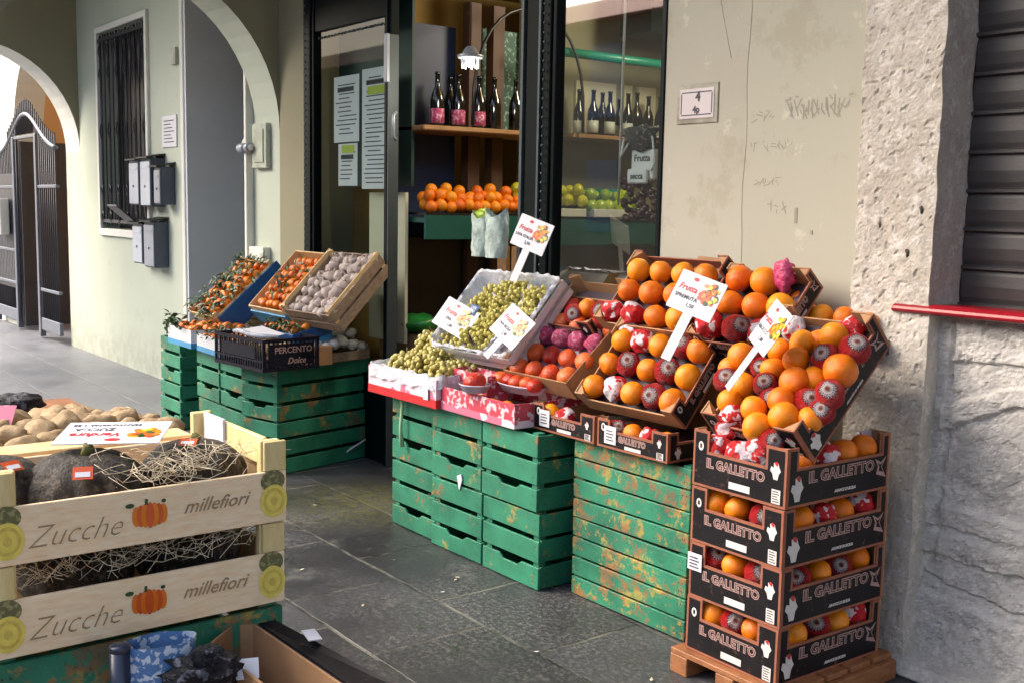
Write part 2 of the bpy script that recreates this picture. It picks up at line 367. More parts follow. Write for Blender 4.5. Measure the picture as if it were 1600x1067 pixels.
def new(name,me,parent=None,loc=None):
    o=bpy.data.objects.new(name,me); COL.objects.link(o)
    if parent: o.parent=parent
    if loc is not None: o.location=loc
    return o
def tag(o,label=None,cat=None,group=None,kind=None):
    if label: o['label']=label
    if cat: o['category']=cat
    if group: o['group']=group
    if kind: o['kind']=kind
    return o
def empty(name,loc=(0,0,0)):
    o=bpy.data.objects.new(name,None); COL.objects.link(o); o.location=loc; o.empty_display_size=.1; return o
def copy_tree(o,parent=None):
    c=o.copy(); COL.objects.link(c); c.parent=parent
    for ch in list(o.children): copy_tree(ch,c)
    return c
def setM(o,Mx):
    l,q,s_=Mx.decompose(); o.location=l; o.rotation_mode='XYZ'; o.rotation_euler=q.to_euler('XYZ'); o.scale=s_
def frameM(world,anchor,tilt=0,yaw=0,spin=0,roll=0):
    """local anchor point lands on world; spin about own z first, then tilt (back edge up), roll, then yaw"""
    Rm=Matrix.Rotation(R(yaw),4,'Z')@Matrix.Rotation(R(roll),4,'Y')@Matrix.Rotation(R(tilt),4,'X')@Matrix.Rotation(R(spin),4,'Z')
    return Matrix.Translation(Vector(world))@Rm@Matrix.Translation(-Vector(anchor))
FONT=None
_tc={}
def text_mesh(body,size,mat,offset=0.0,extr=.0003,shear=0,align='CENTER',sx=1.0):
    key=(body,size,mat.name,offset,shear,align,sx)
    if key in _tc: return _tc[key]
    cu=bpy.data.curves.new('txt','FONT'); cu.body=body; cu.size=size; cu.align_x=align; cu.align_y='CENTER'; cu.extrude=extr; cu.offset=offset; cu.shear=shear; cu.resolution_u=2
    o=bpy.data.objects.new('txt',cu); COL.objects.link(o)
    dg=bpy.context.evaluated_depsgraph_get(); me=bpy.data.meshes.new_from_object(o.evaluated_get(dg))
    bpy.data.objects.remove(o); me.name='lettering'; me.materials.clear(); me.materials.append(mat)
    if sx!=1:
        for v in me.vertices: v.co.x*=sx
    _tc[key]=me; return me
def text_into(mb,body,size,mi,Mx,offset=0.0,extr=.0003,shear=0,align='CENTER',sx=1.0):
    me=text_mesh(body,size,M['paper'],offset,extr,shear,align,sx)
    mb.add([tuple(v.co) for v in me.vertices],[tuple(p.vertices) for p in me.polygons],mi,False,Mx)
# map text plane (x right, y up, z out) onto a wall facing -Y or +X
def face_negY(x,y,z): return Matrix.Translation((x,y,z))@Matrix.Rotation(R(90),4,'X')
def face_posX(x,y,z): return Matrix.Translation((x,y,z))@Matrix.Rotation(R(90),4,'Z')@Matrix.Rotation(R(90),4,'X')
def disc(mb,cx,cy,rx,ry,mi,Mx,n=14,z=0,jit=0):
    vs=[(cx,cy,z)]+[(cx+math.cos(2*PI*i/n)*rx*(1+random.uniform(-jit,jit)),cy+math.sin(2*PI*i/n)*ry*(1+random.uniform(-jit,jit)),z) for i in range(n)]
    mb.add(vs,[(0,1+i,1+(i+1)%n) for i in range(n)],mi,False,Mx)
def rect(mb,x0,x1,y0,y1,mi,Mx,z=0): mb.add([(x0,y0,z),(x1,y0,z),(x1,y1,z),(x0,y1,z)],[(0,1,2,3)],mi,False,Mx)
def poly(mb,pts,mi,Mx,z=0): mb.add([(p[0],p[1],z) for p in pts],[tuple(range(len(pts)))],mi,False,Mx)

exec_parts=[]
YW=3.5
# ================================================================== SETTING
def setting():
    g=MB(); g.add([(-80,-60,0),(80,-60,0),(80,60,0),(-80,60,0)],[(0,1,2,3)])
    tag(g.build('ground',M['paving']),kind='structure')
    # low kerb strip at the wall foot
    k=MB(); 
    k.prism([(3.34,0.003),(3.5,0.003),(3.5,.06),(3.38,.045)],'x',-2.55,6)
    tag(k.build('kerb',M['oldwall'],bevel=.01),kind='structure')
    # ---- main facade, pieces butted
    w=MB(); T=4.7
    def pc(x0,x1,z0,z1,mi=0,y0=YW,y1=3.85): w.box(x0,x1,y0,y1,z0,z1,mi)
    # far pale green wall with barred window hole (-11.40..-10.04 x 1.32..3.22)
    pc(-12.64,-11.40,0,T,1); pc(-11.40,-10.04,0,1.32,1); pc(-11.40,-10.04,3.22,T,1); pc(-10.04,-9.17,0,T,1)
    pc(-9.17,-7.86,4.2,T,1)
    pc(-7.86,-7.36,0,T,1)
    pc(-7.36,-6.93,0,T,2)
    pc(-6.93,-3.54,2.98,T,0)
    pc(-3.54,-2.46,0,T,0)
    pc(-2.46,6,2.75,T,0)
    tag(w.build('shop_building_wall',[M['wall'],M['wallgreen'],M['olive']]),'long plastered ground floor wall, olive beige at the shop and pale green beyond the arch','wall')
    # far white wall with arch 3
    b=MB(); xc,r,z0=-13.76,1.1,2.33; T=4.7
    b.box(-40,-14.86,YW,3.85,0,T); n=20
    for i in range(n):
        a0,a1=PI-PI*i/n,PI-PI*(i+1)/n
        p=[(xc+r*math.cos(a0),z0+r*math.sin(a0)),(xc+r*math.cos(a1),z0+r*math.sin(a1)),(xc+r*math.cos(a1),T),(xc+r*math.cos(a0),T)]
        b.prism(p,'y',YW,3.85,0,cap=True)
    tag(b.build('end_building_wall',M['white']),'bright white wall with an arched gateway at the far end of the arcade','wall')
    # passage behind gate
    p=MB(); p.box(-16.6,-16.4,3.85,8.5,0,T); p.box(-16.4,-12.2,8.5,8.7,0,T); p.box(-12.6,-12.4,3.86,8.5,0,T); p.box(-16.4,-12.6,3.86,4.1,3.6,3.7)
    tag(p.build('passage_wall',M['ochre2']),'orange ochre plastered walls of the passage behind the iron gate','wall')
    s=MB(); Mx=face_posX(-16.38,0,0)
    # dark shop sign band inside the passage
    sg=empty('passage_sign',(-16.37,6.0,1.9)); q=MB(); q.box(0,.06,-1.4,1.6,-.45,.45); q.build('board',M['black'],sg)
    q=MB(); text_into(q,'BAR ONV',.34,0,face_posX(.065,.1,.12),.004); q.build('lettering',M['paper'],sg); tag(sg,'dark sign band with pale capitals on the ochre passage wall','sign')
    # transverse arches
    def arch(x0,x1,name,label,mat,yc=2.5,r=1.0,z0=2.1,zt=4.7):
        a=MB(); n=28
        for i in range(n):
            a0,a1=PI-PI*i/n,PI-PI*(i+1)/n
            P=[(yc+r*math.cos(a0),z0+r*math.sin(a0)*1.05),(yc+r*math.cos(a1),z0+r*math.sin(a1)*1.05),(yc+r*math.cos(a1),zt),(yc+r*math.cos(a0),zt)]
            vs=[(x,p[0],p[1]) for x in (x0,x1) for p in P]
            a.add(vs,[(0,1,2,3),(7,6,5,4)],0); a.add(vs,[(0,4,5,1)],1,True); a.add(vs,[(3,2,6,7)],0)
        a.box(x0,x1,.95,1.5,0,zt,0)
        tag(a.build(name,mat),label,'arch')
    arch(-12.63,-12.13,'transverse_arch','farther plastered arch crossing the arcade near the iron gate',[M['olive'],M['white']])
    arch(-7.755,-7.358,'transverse_arch','nearer plastered arch crossing the arcade beside the shop front',[M['olive'],M['wallgreen']])
    c=MB(); c.box(-12.62,6,.95,YW-.001,4.701,4.85)
    tag(c.build('arcade_ceiling',M['ceil']),'plaster ceiling over the arcade walk','ceiling')
    c=MB(); c.box(-7.35,1.2,.95,1.4,4.4,4.7); c.box(-12.12,-7.76,.95,1.4,4.4,4.7); c.box(1.2,1.8,.95,1.4,0,4.7); c.box(1.8,6,.95,1.4,4.4,4.7)
    tag(c.build('arcade_front',M['wall']),'street side piers and beam carrying the arcade','wall')
    up=MB(); up.box(-12.64,6,.95,9,4.851,9); up.box(-12.64,6,8.9,9,0,4.85); up.box(5.8,6,3.86,8.9,0,4.85)
    tag(up.build('upper_storey',M['wall']),'upper storeys of the building above the arcade','building')
    # opposite buildings: reflected in the glass, seen from other angles
    M['dimstucco']=mk_plaster('weathered_stucco',(92,82,66),(112,100,82),(70,62,52)); ob=empty('opposite_building',(-4,-13,0)); q=MB(); q.box(-66,20,-6,0,0,6.5); q.build('wall',M['dimstucco'],ob)
    for i in range(16):
        for zz in (1.0,4.0):
            x=-55+i*4.5; q=MB(); q.box(x,x+1.2,0,.06,zz,zz+1.9); q.build('window',M['maildark'],ob)
    q=MB(); q.prism([(-6.4,6.5),(.5,6.5),(-3,7.9)],'x',-66.3,20.3); q.build('roof',M['kraftedge'],ob)
    tag(ob,'brown town house across the street facing the arcade','building')
setting()

def windows_and_wall_bits():
    # white window surround + grille
    root=empty('barred_window',(-10.72,YW,1.32)); x0,x1,z0,z1=-.68,.68,0,1.9; f=MB(); b=.055
    f.box(x0-b,x1+b,-.03,.02,z0-.07,z0); f.box(x0-b,x1+b,-.03,.02,z1,z1+b); f.box(x0-b,x0,-.03,.02,z0,z1); f.box(x1,x1+b,-.03,.02,z0,z1)
    f.build('frame',M['white'],root,bevel=.004)
    q=MB(); q.box(x0,x1,.16,.19,z0,z1); q.build('pane',M['black'],root)
    g=MB(); g.box(x0,x1,-.02,.0,z0+.06,z0+.09); g.box(x0,x1,-.02,.0,z1-.09,z1-.06)
    n=6
    for i in range(n):
        x=x0+.06+(x1-x0-.12)*i/(n-1)
        for s in (-.014,.014): g.tube([(x+s,-.01,z0+.03),(x+s,-.01,z1-.03)],.007,6)
        for zz in (.95,.38,.12,1.5,1.72):
            a=.035; h=.07 if zz in(.95,) else .05
            g.tube([(x,-.02,zz-h),(x+a,-.02,zz),(x,-.02,zz+h),(x-a,-.02,zz)],.007,6,closed=True)
        if i<n-1:
            xm=x+(x1-x0-.12)/(n-1)/2
            for s in (-.02,.02): g.tube([(xm+s*1.6,-.01,z0+.03),(xm+s*.5,-.01,z0+.30),(xm,-.01,z0+.42),(xm,-.01,z1-.5),(xm+s*.5,-.01,z1-.38),(xm+s*1.6,-.01,z1-.03)],.007,6)
    g.build('grille',M['iron'],root)
    tag(root,'tall window behind a black wrought iron grille with white surround','window')
    # mail boxes
    def mailbox(x,z,w,h,mat,lab):
        r=empty('mailbox',(x,YW,z)); q=MB(); q.box(-w/2,w/2,-.13,-.002,0,h); q.build('body',M['maildark'],r,bevel=.006)
        q=MB(); q.box(-w/2+.006,w/2-.006,-.139,-.1305,.012,h-.03); q.box(-w/2+.03,w/2-.03,-.143,-.1395,h-.09,h-.065); q.build('door',mat,r,bevel=.003)
        q=MB(); q.prism([(-.17,h-.005),(-.002,h+.03),(-.002,h+.042),(-.17,h+.008)],'x',-w/2-.015,w/2+.015); q.build('lid',M['black'],r)
        q=MB(); q.lathe([(.012,0),(.012,.008),(.008,.01)],12,Mx=Matrix.Translation((0,-.139,h*.42))@Matrix.Rotation(R(90),4,'X')); q.build('lock',M['steel'],r)
        tag(r,lab,'mailbox',None); return r
    mailbox(-10.06,1.56,.25,.40,M['mailgrey'],'pale grey mailbox, upper row, the one nearest the barred window')
    mailbox(-9.76,1.55,.25,.42,M['mailgrey'],'pale grey mailbox, middle of the upper row')
    mailbox(-9.47,1.57,.15,.32,M['steel'],'narrow grey mailbox beside the white corner, smallest of the group')
    mailbox(-10.0,1.04,.25,.36,M['mailgrey'],'grey mailbox in the lower row with its black flap hanging open')
    mailbox(-9.70,1.02,.25,.40,M['steel'],'blue grey mailbox in the lower row, right of the open one')
    q=MB(); q.box(-.13,.13,-.22,.0,-.015,.0,Mx=Matrix.Rotation(R(-40),4,'X')@Matrix.Identity(4)); o=q.build('newspaper',M['black'],None,(-10.1,YW-.15,1.42),bevel=.004); tag(o,'folded dark advert sticking out of the lower mailbox','paper')
    # notice on wall
    r=empty('wall_notice',(-9.50,YW,2.06)); q=MB(); q.box(-.17,.17,-.012,-.001,0,.27); q.build('plate',M['paper'],r,bevel=.002)
    q=MB()
    for i in range(7): q.box(-.12,.12-.04*(i%3),-.0135,-.0125,.04+i*.03,.048+i*.03)
    q.build('text_lines',M['greyink'],r); tag(r,'white notice plate screwed to the pale green wall above the mailboxes','notice')
    q=MB(); q.box(-.05,.05,-.03,-.001,0,.14); q.box(-.03,.03,-.034,-.0305,.03,.09); o=q.build('junction_box',M['wallgreen'],None,(-9.33,YW,2.74),bevel=.004); tag(o,'small plaster coloured junction box high beside the white corner','electrical box')
    # corner bead and recessed grey door passage
    q=MB(); q.box(-9.235,-9.165,YW-.012,YW+.3,0,4.69); o=q.build('corner_trim',M['white'],bevel=.006); tag(o,'white corner trim running down the edge of the pale green wall','trim')
    q=MB(); q.box(-9.40,-9.168,3.855,4.05,0,4.6); q.box(-9.1645,-9.13,3.501,4.0,0,4.19); o=q.build('grey_panel',M['greydoor']); tag(o,'flat blue grey panel lining the recess beside the white corner','panel')
    q=MB(); q.box(-9.12,-7.6,4.05,4.15,0,4.6); q.box(-7.66,-7.62,3.855,4.05,0,3); o=q.build('recess_door',M['black'],bevel=.004); tag(o,'dark door at the back of the recess','door')
    # white pipe, gas pipe and boxes
    r=empty('gas_pipe',(-7.9,3.44,2.0)); q=MB()
    q.tube([(-.02,.13,2.2),(-.02,.10,.6),(-.02,.08,.12),(-.0,.03,.03),(.07,-.01,0),(.22,-.01,0)],.022,10); q.build('pipe',M['white'],r)
    q=MB(); q.tube([(.02,-.01,0),(.12,-.01,0)],.034,10); q.tube([(.15,-.01,0),(.20,-.01,0)],.036,10); q.build('fitting',M['steel'],r)
    q=MB(); q.box(.16,.40,.02,.058,-.15,.17); q.box(.2,.36,.012,.0195,-.11,.13); q.build('wall_plate',M['wallgreen'],r,bevel=.004)
    tag(r,'white gas pipe with steel valve entering a wall plate beside the recess','pipe')
    q=MB(); q.box(-.14,.10,-.06,-.001,0,.42); q.box(-.11,.07,-.066,-.061,.04,.38); o=q.build('meter_box',M['white'],None,(-7.62,YW,.86),bevel=.006); tag(o,'small white meter box low on the wall behind the leafy mandarins','electrical box')
    q=MB(); q.box(0,.04,-.06,.0,0,2.7); o=q.build('cable_duct',M['white'],None,(-7.84,YW,0),bevel=.004); tag(o,'thin white vertical duct at the edge of the recess','cable duct')
    # iron gate in the far archway
    g=empty('iron_gate',(-14.0,3.42,0))
    X0,X1=-1.65,1.28
    def top(x):
        u=(x+.0)/1.35; return 2.12+.46*math.exp(-(u*1.7)**2)
    q=MB(); q.tube([(x0_,0,top(x0_)) for x0_ in [X0+ (X1-X0)*i/28 for i in range(29)]],.026,8); q.build('top_rail',M['gatesteel'],g)
    q=MB()
    for x in [X0+.08*i for i in range(int((X1-X0)/.08)+1)]:
        if -.42<x<.42: q.tube([(x,0,2.35),(x,0,top(x)+.17)],.011,6)
        else: q.tube([(x,0,.1),(x,0,top(x)+(.15 if x>-.9 else 0))],.011,6)
    q.build('bars',M['iron'],g)
    q=MB(); q.box(-1.58,-.5,-.008,.008,.5,1.9); q.build('mesh_infill',M['iron'],g)
    q=MB()
    for (a,b2,z) in ((-1.6,-.5,1.72),(.5,1.3,1.72),(-1.6,-.5,.55),(.5,1.3,.55),(-1.6,-.5,.95),(-.5,.5,2.3)): q.box(a,b2,-.02,.02,z,z+.035)
    q.box(-1.6,-.5,-.02,.02,.1,.24); q.box(.5,1.3,-.02,.02,.1,.24); q.box(-.56,-.48,-.03,.03,.02,2.33); q.box(.46,.54,-.03,.03,.02,2.33); q.box(-1.68,-1.58,-.03,.03,.02,2.2)
    q.build('frame',M['gatesteel'],g,bevel=.004)
    q=MB(); q.box(-.45,-.37,.03,.09,.05,2.28); q.box(-.42,-.40,.09,.85,.05,2.28); q.build('open_leaf',M['iron'],g)
    q=MB(); q.box(-1.15,-.75,-.14,-.03,1.15,1.6); q.build('letter_box',M['white'],g,bevel=.01)
    tag(g,'grey and black iron gate with arched spiked top, its centre leaf open','gate')
    # house number
    r=empty('house_number_tile',(-3.335,YW,2.05)); q=MB(); q.box(-.118,.118,-.006,-.001,-.083,.083); q.build('surround',M['wall'],r,bevel=.004)
    q=MB(); q.box(-.098,.098,-.009,-.0065,-.062,.062); q.build('tile',M['tile'],r,bevel=.003)
    q=MB(); 
    for (a,b2,c,d) in ((-.085,.085,-.049,-.045),(-.085,.085,.045,.049),(-.089,-.085,-.042,.042),(.085,.089,-.042,.042)): q.box(a,b2,-.0105,-.0095,c,d)
    text_into(q,'4',.056,0,face_negY(.008,-.0105,.026),.0014); text_into(q,'4p',.040,0,face_negY(.0,-.0105,-.026),.0012); q.build('numerals',M['greyink'],r)
    tag(r,'white enamel house number tile with thin dark border','house number')
    # graffiti: faint pencil scribbles on the wall (real marks on the plaster)
    q=MB(); random.seed(3)
    def scr(x,z,w,h,n,th):
        for i in range(n):
            xx=x+w*i/n
            for _k in range(2):
                pts=[(xx+random.uniform(-.02,.02),z+random.uniform(-h,h)*.5) for _ in range(2)]; a_,b_=pts; nx,nz=b_[1]-a_[1],a_[0]-b_[0]; L_=math.hypot(nx,nz)+1e-6; nx*=th*2.2/L_; nz*=th*2.2/L_
                y_=YW-.0006-random.random()*.0004; q.add([(a_[0]-nx,y_,a_[1]-nz),(b_[0]-nx,y_,b_[1]-nz),(b_[0]+nx,y_,b_[1]+nz),(a_[0]+nx,y_,a_[1]+nz)],[(0,1,2,3)])
    scr(-3.02,1.98,.10,.05,5,.0009); scr(-2.86,2.0,.30,.09,24,.0014); scr(-3.02,1.86,.20,.05,10,.0008); scr(-3.0,1.72,.14,.04,5,.0007); scr(-2.93,1.62,.12,.06,3,.0009)
    q.tube([(-3.065+.006*math.sin(i*1.3),YW-.0005,3.0-.1*i) for i in range(27)],.0012,4); q.tube([(-3.30+.2*(1-math.cos(i*.16)),YW-.0005,2.98-.095*i) for i in range(9)],.001,4)
    q.box(-2.80,-2.786,YW-.002,YW-.0005,1.56,1.62); q.box(-2.72,-2.71,YW-.002,YW-.0005,1.52,1.535)
    o=q.build('wall_scribbles',mk('faded_pencil',(150,146,130),.8)); tag(o,'faint grey scribbled graffiti and hairline cracks on the beige wall','graffiti')
    # rough pilaster
    p=MB(); random.seed(5)
    NX,NZ=46,520
    def fbm(x,z,k=1):
        return sum(noise.noise(Vector((x*f,z*f,f*.37+k)))*a for f,a in ((2.5,.010),(9,.007),(27,.0045),(70,.0030),(150,.0018)))
    def fn(u,v):
        z=v*4.7; xl=-2.47-.03*(z<.4); x=xl+u*(-2.155-xl); 
        y=3.43-.03*max(0,1-z/1.2)+fbm(x,z)*.8+(.006 if noise.noise(Vector((x*40,z*40,9)))>.42 else 0)
        if u<.001 or u>.999: x+=.012*noise.noise(Vector((3,z*7,2)))
        return (x,y,z)
    p.grid(fn,NX,NZ,0,False)
    def fl(u,v):
        a=fn(0,v); return (a[0]-.01*u,a[1]+(YW+.01-a[1])*u,a[2])
    p.grid(fl,2,NZ)
    def frr(u,v):
        a=fn(1,v); return (a[0],a[1]+(3.62-a[1])*u+.0,a[2])
    p.grid(frr,3,NZ)
    o=p.build('pilaster',M['rough']); tag(o,'rough pinkish rendered pilaster between the beige wall and the shutter','pilaster')
    # rolling shutter
    r=empty('rolling_shutter',(-2.15,3.62,1.3)); q=MB()
    z=0; i=0
    while z<2.5:
        h=.118; q.prism([(0,z+.004),(-.006,z+.02),(-.010,z+h*.5),(-.006,z+h-.02),(0,z+h-.006)],'x',0,3.0); q.prism([(.0,z+h-.005),(-.016,z+h),(-.016,z+h+.010),(.0,z+h+.016)],'x',0,3.0); z+=h+.014
    q.box(0,3,.001,.03,0,2.5); q.build('slats',M['shutter'],r)
    q=MB(); q.box(0,3.0,-.02,.03,-.03,.0); q.build('bottom_bar',M['shutter'],r); tag(r,'dark grey brown rolling shutter closed over the window at the right','shutter')
    # wall under the sill: one worn height field
    q=MB(); q.box(1.2,6,YW+.02,3.9,.0,1.27); q.box(-2.155,1.2,YW+.08,3.9,0,1.27)
    def st(a,b,t): t=max(0,min(1,(t-a)/(b-a))); return t*t*(3-2*t)
    def fw(u,v):
        x=-2.16+u*3.36; z=v*1.27
        wx=x+.03*noise.noise(Vector((x*6,z*6,3))); wz=z+.022*noise.noise(Vector((x*5,z*7,8)))+.008*noise.noise(Vector((x*25,z*25,8)))
        h=.012
        panel=st(-2.115,-2.10,wx)*st(.60,.612,wz)*(1-st(1.10,1.108,wz-.03*(wx+2.1))); h-=.014*panel
        h+=.016*st(.42,.425,wz)*(1-st(.485,.51,wz))+.010*st(.52,.53,wz)*(1-st(.59,.60,wz))
        dl=abs((wz-.90)-.36*(wx+2.15)); h+=.018*(1-st(.030,.045,dl))*st(-2.14,-2.12,wx)
        h+=.020*(1-st(.27,.30,wz+.10*(wx+2.1)))
        h-=.016*(1-st(.003,.010,abs(wx+2.108)))*st(.36,.4,wz)
        h-=.016*(1-st(.002,.008,abs(wz-.335+.16*(wx+2.1))))
        h+=fbm(x,z,4)*1.3
        if noise.noise(Vector((x*22,z*22,5)))>.40: h-=.006
        return (x,YW+.01-h,z)
    q.grid(fw,330,180,0,False)
    o=q.build('under_sill_wall',M['oldwall']); tag(o,'old crumbling grey wall with worn mouldings below the red window sill','wall')
    q=MB(); q.prism([(-.055,0),(.13,0),(.13,.03),(-.04,.034),(-.06,.022),(-.066,.01)],'x',0,3.2,Mx=Matrix.Translation((-2.295,YW-.02,1.262))); o=q.build('window_sill',M['red'],bevel=.004); tag(o,'dark red painted window sill under the rolling shutter','window sill')
windows_and_wall_bits()
def small_marks():
    q=MB(); random.seed(88); pts=[]
    pts=[(-2.47+.006*noise.noise(Vector((i*.6,5,9))),3.492,3.6-.12*i) for i in range(29)]
    q.tube(pts,[.001+.003*abs(noise.noise(Vector((i*.9,3,3)))) for i in range(29)],5)
    for (px,py,s_) in ((1440,328,.010),(1418,395,.012),(1375,352,.007)): 
        p=W(px,py,Y=3.428); q.sphere(p,s_,10,8,0,.8,3,sc_=(.7,.35,1.2))
    tag(q.build('wall_cracks',mk('crack_dirt',(70,62,54),.9)),'dark crack and small chips in the rough render of the pilaster','cracks')
    q=MB()
    for i in range(46):
        x=random.uniform(-6.2,-1.9); y=random.uniform(1.3,2.75); s_=random.uniform(.004,.012); a=random.uniform(0,6.28)
        vs=[(x+s_*k*math.cos(a+b),y+s_*k*math.sin(a+b),.006+random.uniform(0,.003)) for b,k in ((0,1.6),(1.6,.5),(3.1,1.4),(4.7,.6))]
        q.add(vs,[(0,1,2,3)],random.choice([0,0,1,2]))
    tag(q.build('floor_litter',[M['straw'],M['leaf'],M['paper']]),'scattered scraps of straw, leaf and paper on the paving','litter',kind='stuff')
small_marks()

def shop():
    # interior room
    r=MB(); r.box(-7.1,-6.95,3.86,8.0,0,3.3,0); r.box(-6.95,-2.3,7.9,8.05,0,3.3,0); r.box(-2.35,-2.2,3.86,7.9,0,3.3,0); r.box(-6.95,-2.35,3.86,7.9,3.15,3.3,0)
    tag(r.build('shop_interior_wall',[M['ochre']]),'ochre yellow inside walls of the fruit shop','wall')
    f=MB(); f.box(-6.95,-2.35,3.86,7.9,.002,.02); tag(f.build('shop_floor',M['darkfloor']),kind='structure')
    # front frame
    r=empty('shop_front',(0,0,0)); F=M['frame']
    def post(x0,x1,y0=3.47,y1=3.53,z0=0,z1=2.98):
        q=MB(); q.box(x0,x1,y0,y1,z0,z1); q.box(x0+.03,x1-.03 if x1-x0>.1 else x1-.02,y0-.012,y0-.001,z0,z1); return q.build('post',F,r,bevel=.005)
    post(-6.93,-6.78); post(-5.87,-5.795); post(-4.50,-4.25); post(-3.56,-3.541,3.505,3.55)
    q=MB(); q.box(-6.78,-5.87,3.48,3.52,2.72,2.98); q.build('top_rail',F,r,bevel=.005); q=MB(); q.box(-4.25,-3.56,3.48,3.52,2.80,2.98); q.build('top_rail',F,r,bevel=.005); q=MB(); q.box(-5.795,-4.50,3.48,3.52,2.92,2.98); q.build('top_rail',F,r,bevel=.005)
    q=MB(); q.box(-6.78,-5.87,3.48,3.52,0,.55); q.build('kick_panel',F,r,bevel=.005); q=MB(); q.box(-4.25,-3.56,3.48,3.52,0,.5); q.build('kick_panel',F,r,bevel=.005)
    q=MB(); q.box(-4.505,-4.485,3.45,3.469,0,2.98); q.box(-5.795,-5.785,3.45,3.52,0,2.6); q.box(-4.36,-4.345,3.446,3.457,0,2.98); q.build('edge_trim',M['frameh'],r)
    q=MB()
    for x in (-6.85,-4.31):
        z=.6
        while z<2.9: q.sphere((x,3.443,z),.008,6,4); z+=.045
    x=-6.74
    while x<-5.88: q.sphere((x,3.492,2.68),.008,6,4); x+=.045
    q.build('bead_trim',M['frameh'],r)
    q=MB(); q.add([(-6.76,3.5,.55),(-5.86,3.5,.55),(-5.86,3.5,2.72),(-6.76,3.5,2.72)],[(0,1,2,3)]); q.build('glass_pane',M['glass'],r)
    q=MB(); q.add([(-4.28,3.5,.5),(-3.56,3.5,.5),(-3.56,3.5,2.80),(-4.28,3.5,2.80)],[(0,1,2,3)]); q.build('glass_pane',M['glass'],r)
    q=MB(); q.box(-5.80,-5.765,3.425,3.447,2.32,2.60); q.build('door_bolt',M['steel'],r,bevel=.003)
    q=MB(); q.tube([(-5.68,3.44,1.98),(-5.66,3.41,2.0),(-5.66,3.41,2.12),(-5.68,3.44,2.14)],.01,8); q.build('handle',M['steel'],r)
    tag(r,'dark green metal shop front with beaded posts and tall glass panes','shop front')
    # notices behind left glass
    def notice(x0,x1,z0,z1,lab,band=None,dy=3.538):
        n=empty('notice',((x0+x1)/2,dy,z0)); w=(x1-x0)/2; h=z1-z0; q=MB(); q.box(-w,w,-.002,0,0,h); q.build('sheet',M['paper'],n)
        q=MB(); random.seed(int(x0*100)%97)
        k=0; z=h-.06
        while z>.03:
            a=random.uniform(-w*.85,-w*.5); b=random.uniform(w*.2,w*.85); q.box(a,b,-.0035,-.0025,z,z+.007); z-=.028
        q.box(-w*.7,w*.6,-.0035,-.0025,h-.1,h-.07); q.build('text_lines',M['greyink'] ,n)
        if band: q=MB(); q.box(-w*.6,w*.7,-.0048,-.0038,h-band-.03,h-band+.02); q.build('highlight',M['lime'],n)
        tag(n,lab,'notice')
    notice(-6.62,-6.29,2.0,2.42,'white notice taped to the left shop window, upper left sheet')
    notice(-6.56,-6.31,1.72,1.99,'narrow white notice with a lime strip below the upper left sheet',.03)
    notice(-6.25,-5.89,1.70,2.44,'long white price list with lime highlight on the left shop window',.13)
    q=MB(); q.box(-6.30,-5.86,3.62,3.64,.75,1.68); o=q.build('cream_panel',M['cream']); tag(o,'cream panel standing behind the left shop window','panel')
    q=MB(); q.box(-6.78,-5.86,3.66,3.68,1.72,2.9); o=q.build('window_blind',M['bluewall'] if False else mk('dark_teal_blind',(14,48,46),.5)); tag(o,'dark teal backing board behind the papers of the left shop window','board')
    # shelving unit inside, facing the door
    XS=-5.74
    u=empty('shelf_unit',(XS,3.9,0)); y0,y1=-.24,.80
    q=MB(); q.box(-.42,-.39,y0,y0+.50,.7,2.75); q.build('back_board',M['bluewall'],u)
    q=MB(); q.box(-.42,-.38,.95,y1,.7,2.05); q.build('side_board',M['ochre'],u)
    q=MB(); q.prism([(-.38,y0),(.02,y0),(.06,.1),(.07,.35),(.04,.7),(.0,y1),(-.38,y1)],'z',2.055,2.085); q.build('shelf',M['woodsh'],u,bevel=.006)
    q=MB(); q.box(-.38,.03,y0,y1,1.50,1.53); q.box(.03,.05,y0,y1,1.40,1.545); q.build('bin_shelf',M['tealshelf'],u)
    for yy in (.28,.47): q=MB(); q.box(-.34,-.26,yy,yy+.09,.0,2.9); q.build('post',M['woodpost'],u)
    q=MB(); q.box(-.36,-.3,y0,y1,.02,1.4); q.build('dark_backing',M['black'],u)
    tag(u,'shop shelving with wooden bottle shelf over a teal fronted fruit bin','shelf')
    u2=empty('shelf_unit',(XS,4.75,0)); q=MB(); q.box(-.38,.0,1.0-.9,1.8,2.075,2.10); q.build('shelf',M['woodsh'],u2)
    q=MB(); q.box(-.38,.03,-.05,1.8,1.50,1.53); q.box(.03,.05,-.05,1.8,1.36,1.5); q.build('bin_shelf',M['tealshelf'],u2)
    q=MB(); q.box(-.42,-.385,-.05,1.8,.1,3.1); q.build('back_board',M['olive'],u2)
    for a,b in ((.42,.80),(.88,.96),(1.02,1.20)): q=MB(); q.box(-.384,-.36,a,b,2.14,2.5); q.build('pale_panel',M['cream'],u2)
    tag(u2,'farther shop shelving behind the right hand glass pane','shelf')
    q=MB(); q.box(-6.2,-6.17,4.36,5.0,2.12,2.78); o=q.build('chalkboard',M['chalk']); tag(o,'green chalkboard covered in white writing inside the shop','chalkboard')
    q=MB(); q.tube([(-5.75,4.6,2.62),(-5.75,7.4,2.62)],.03,10); o=q.build('rail',M['tealp']); tag(o,'teal tube rail above the bottles behind the right pane','rail')
    q=MB(); q.box(-5.8,-5.5,5.3,7.5,2.78,3.1); o=q.build('roller_case',M['frame']); tag(o,'dark box beam near the shop ceiling','beam')
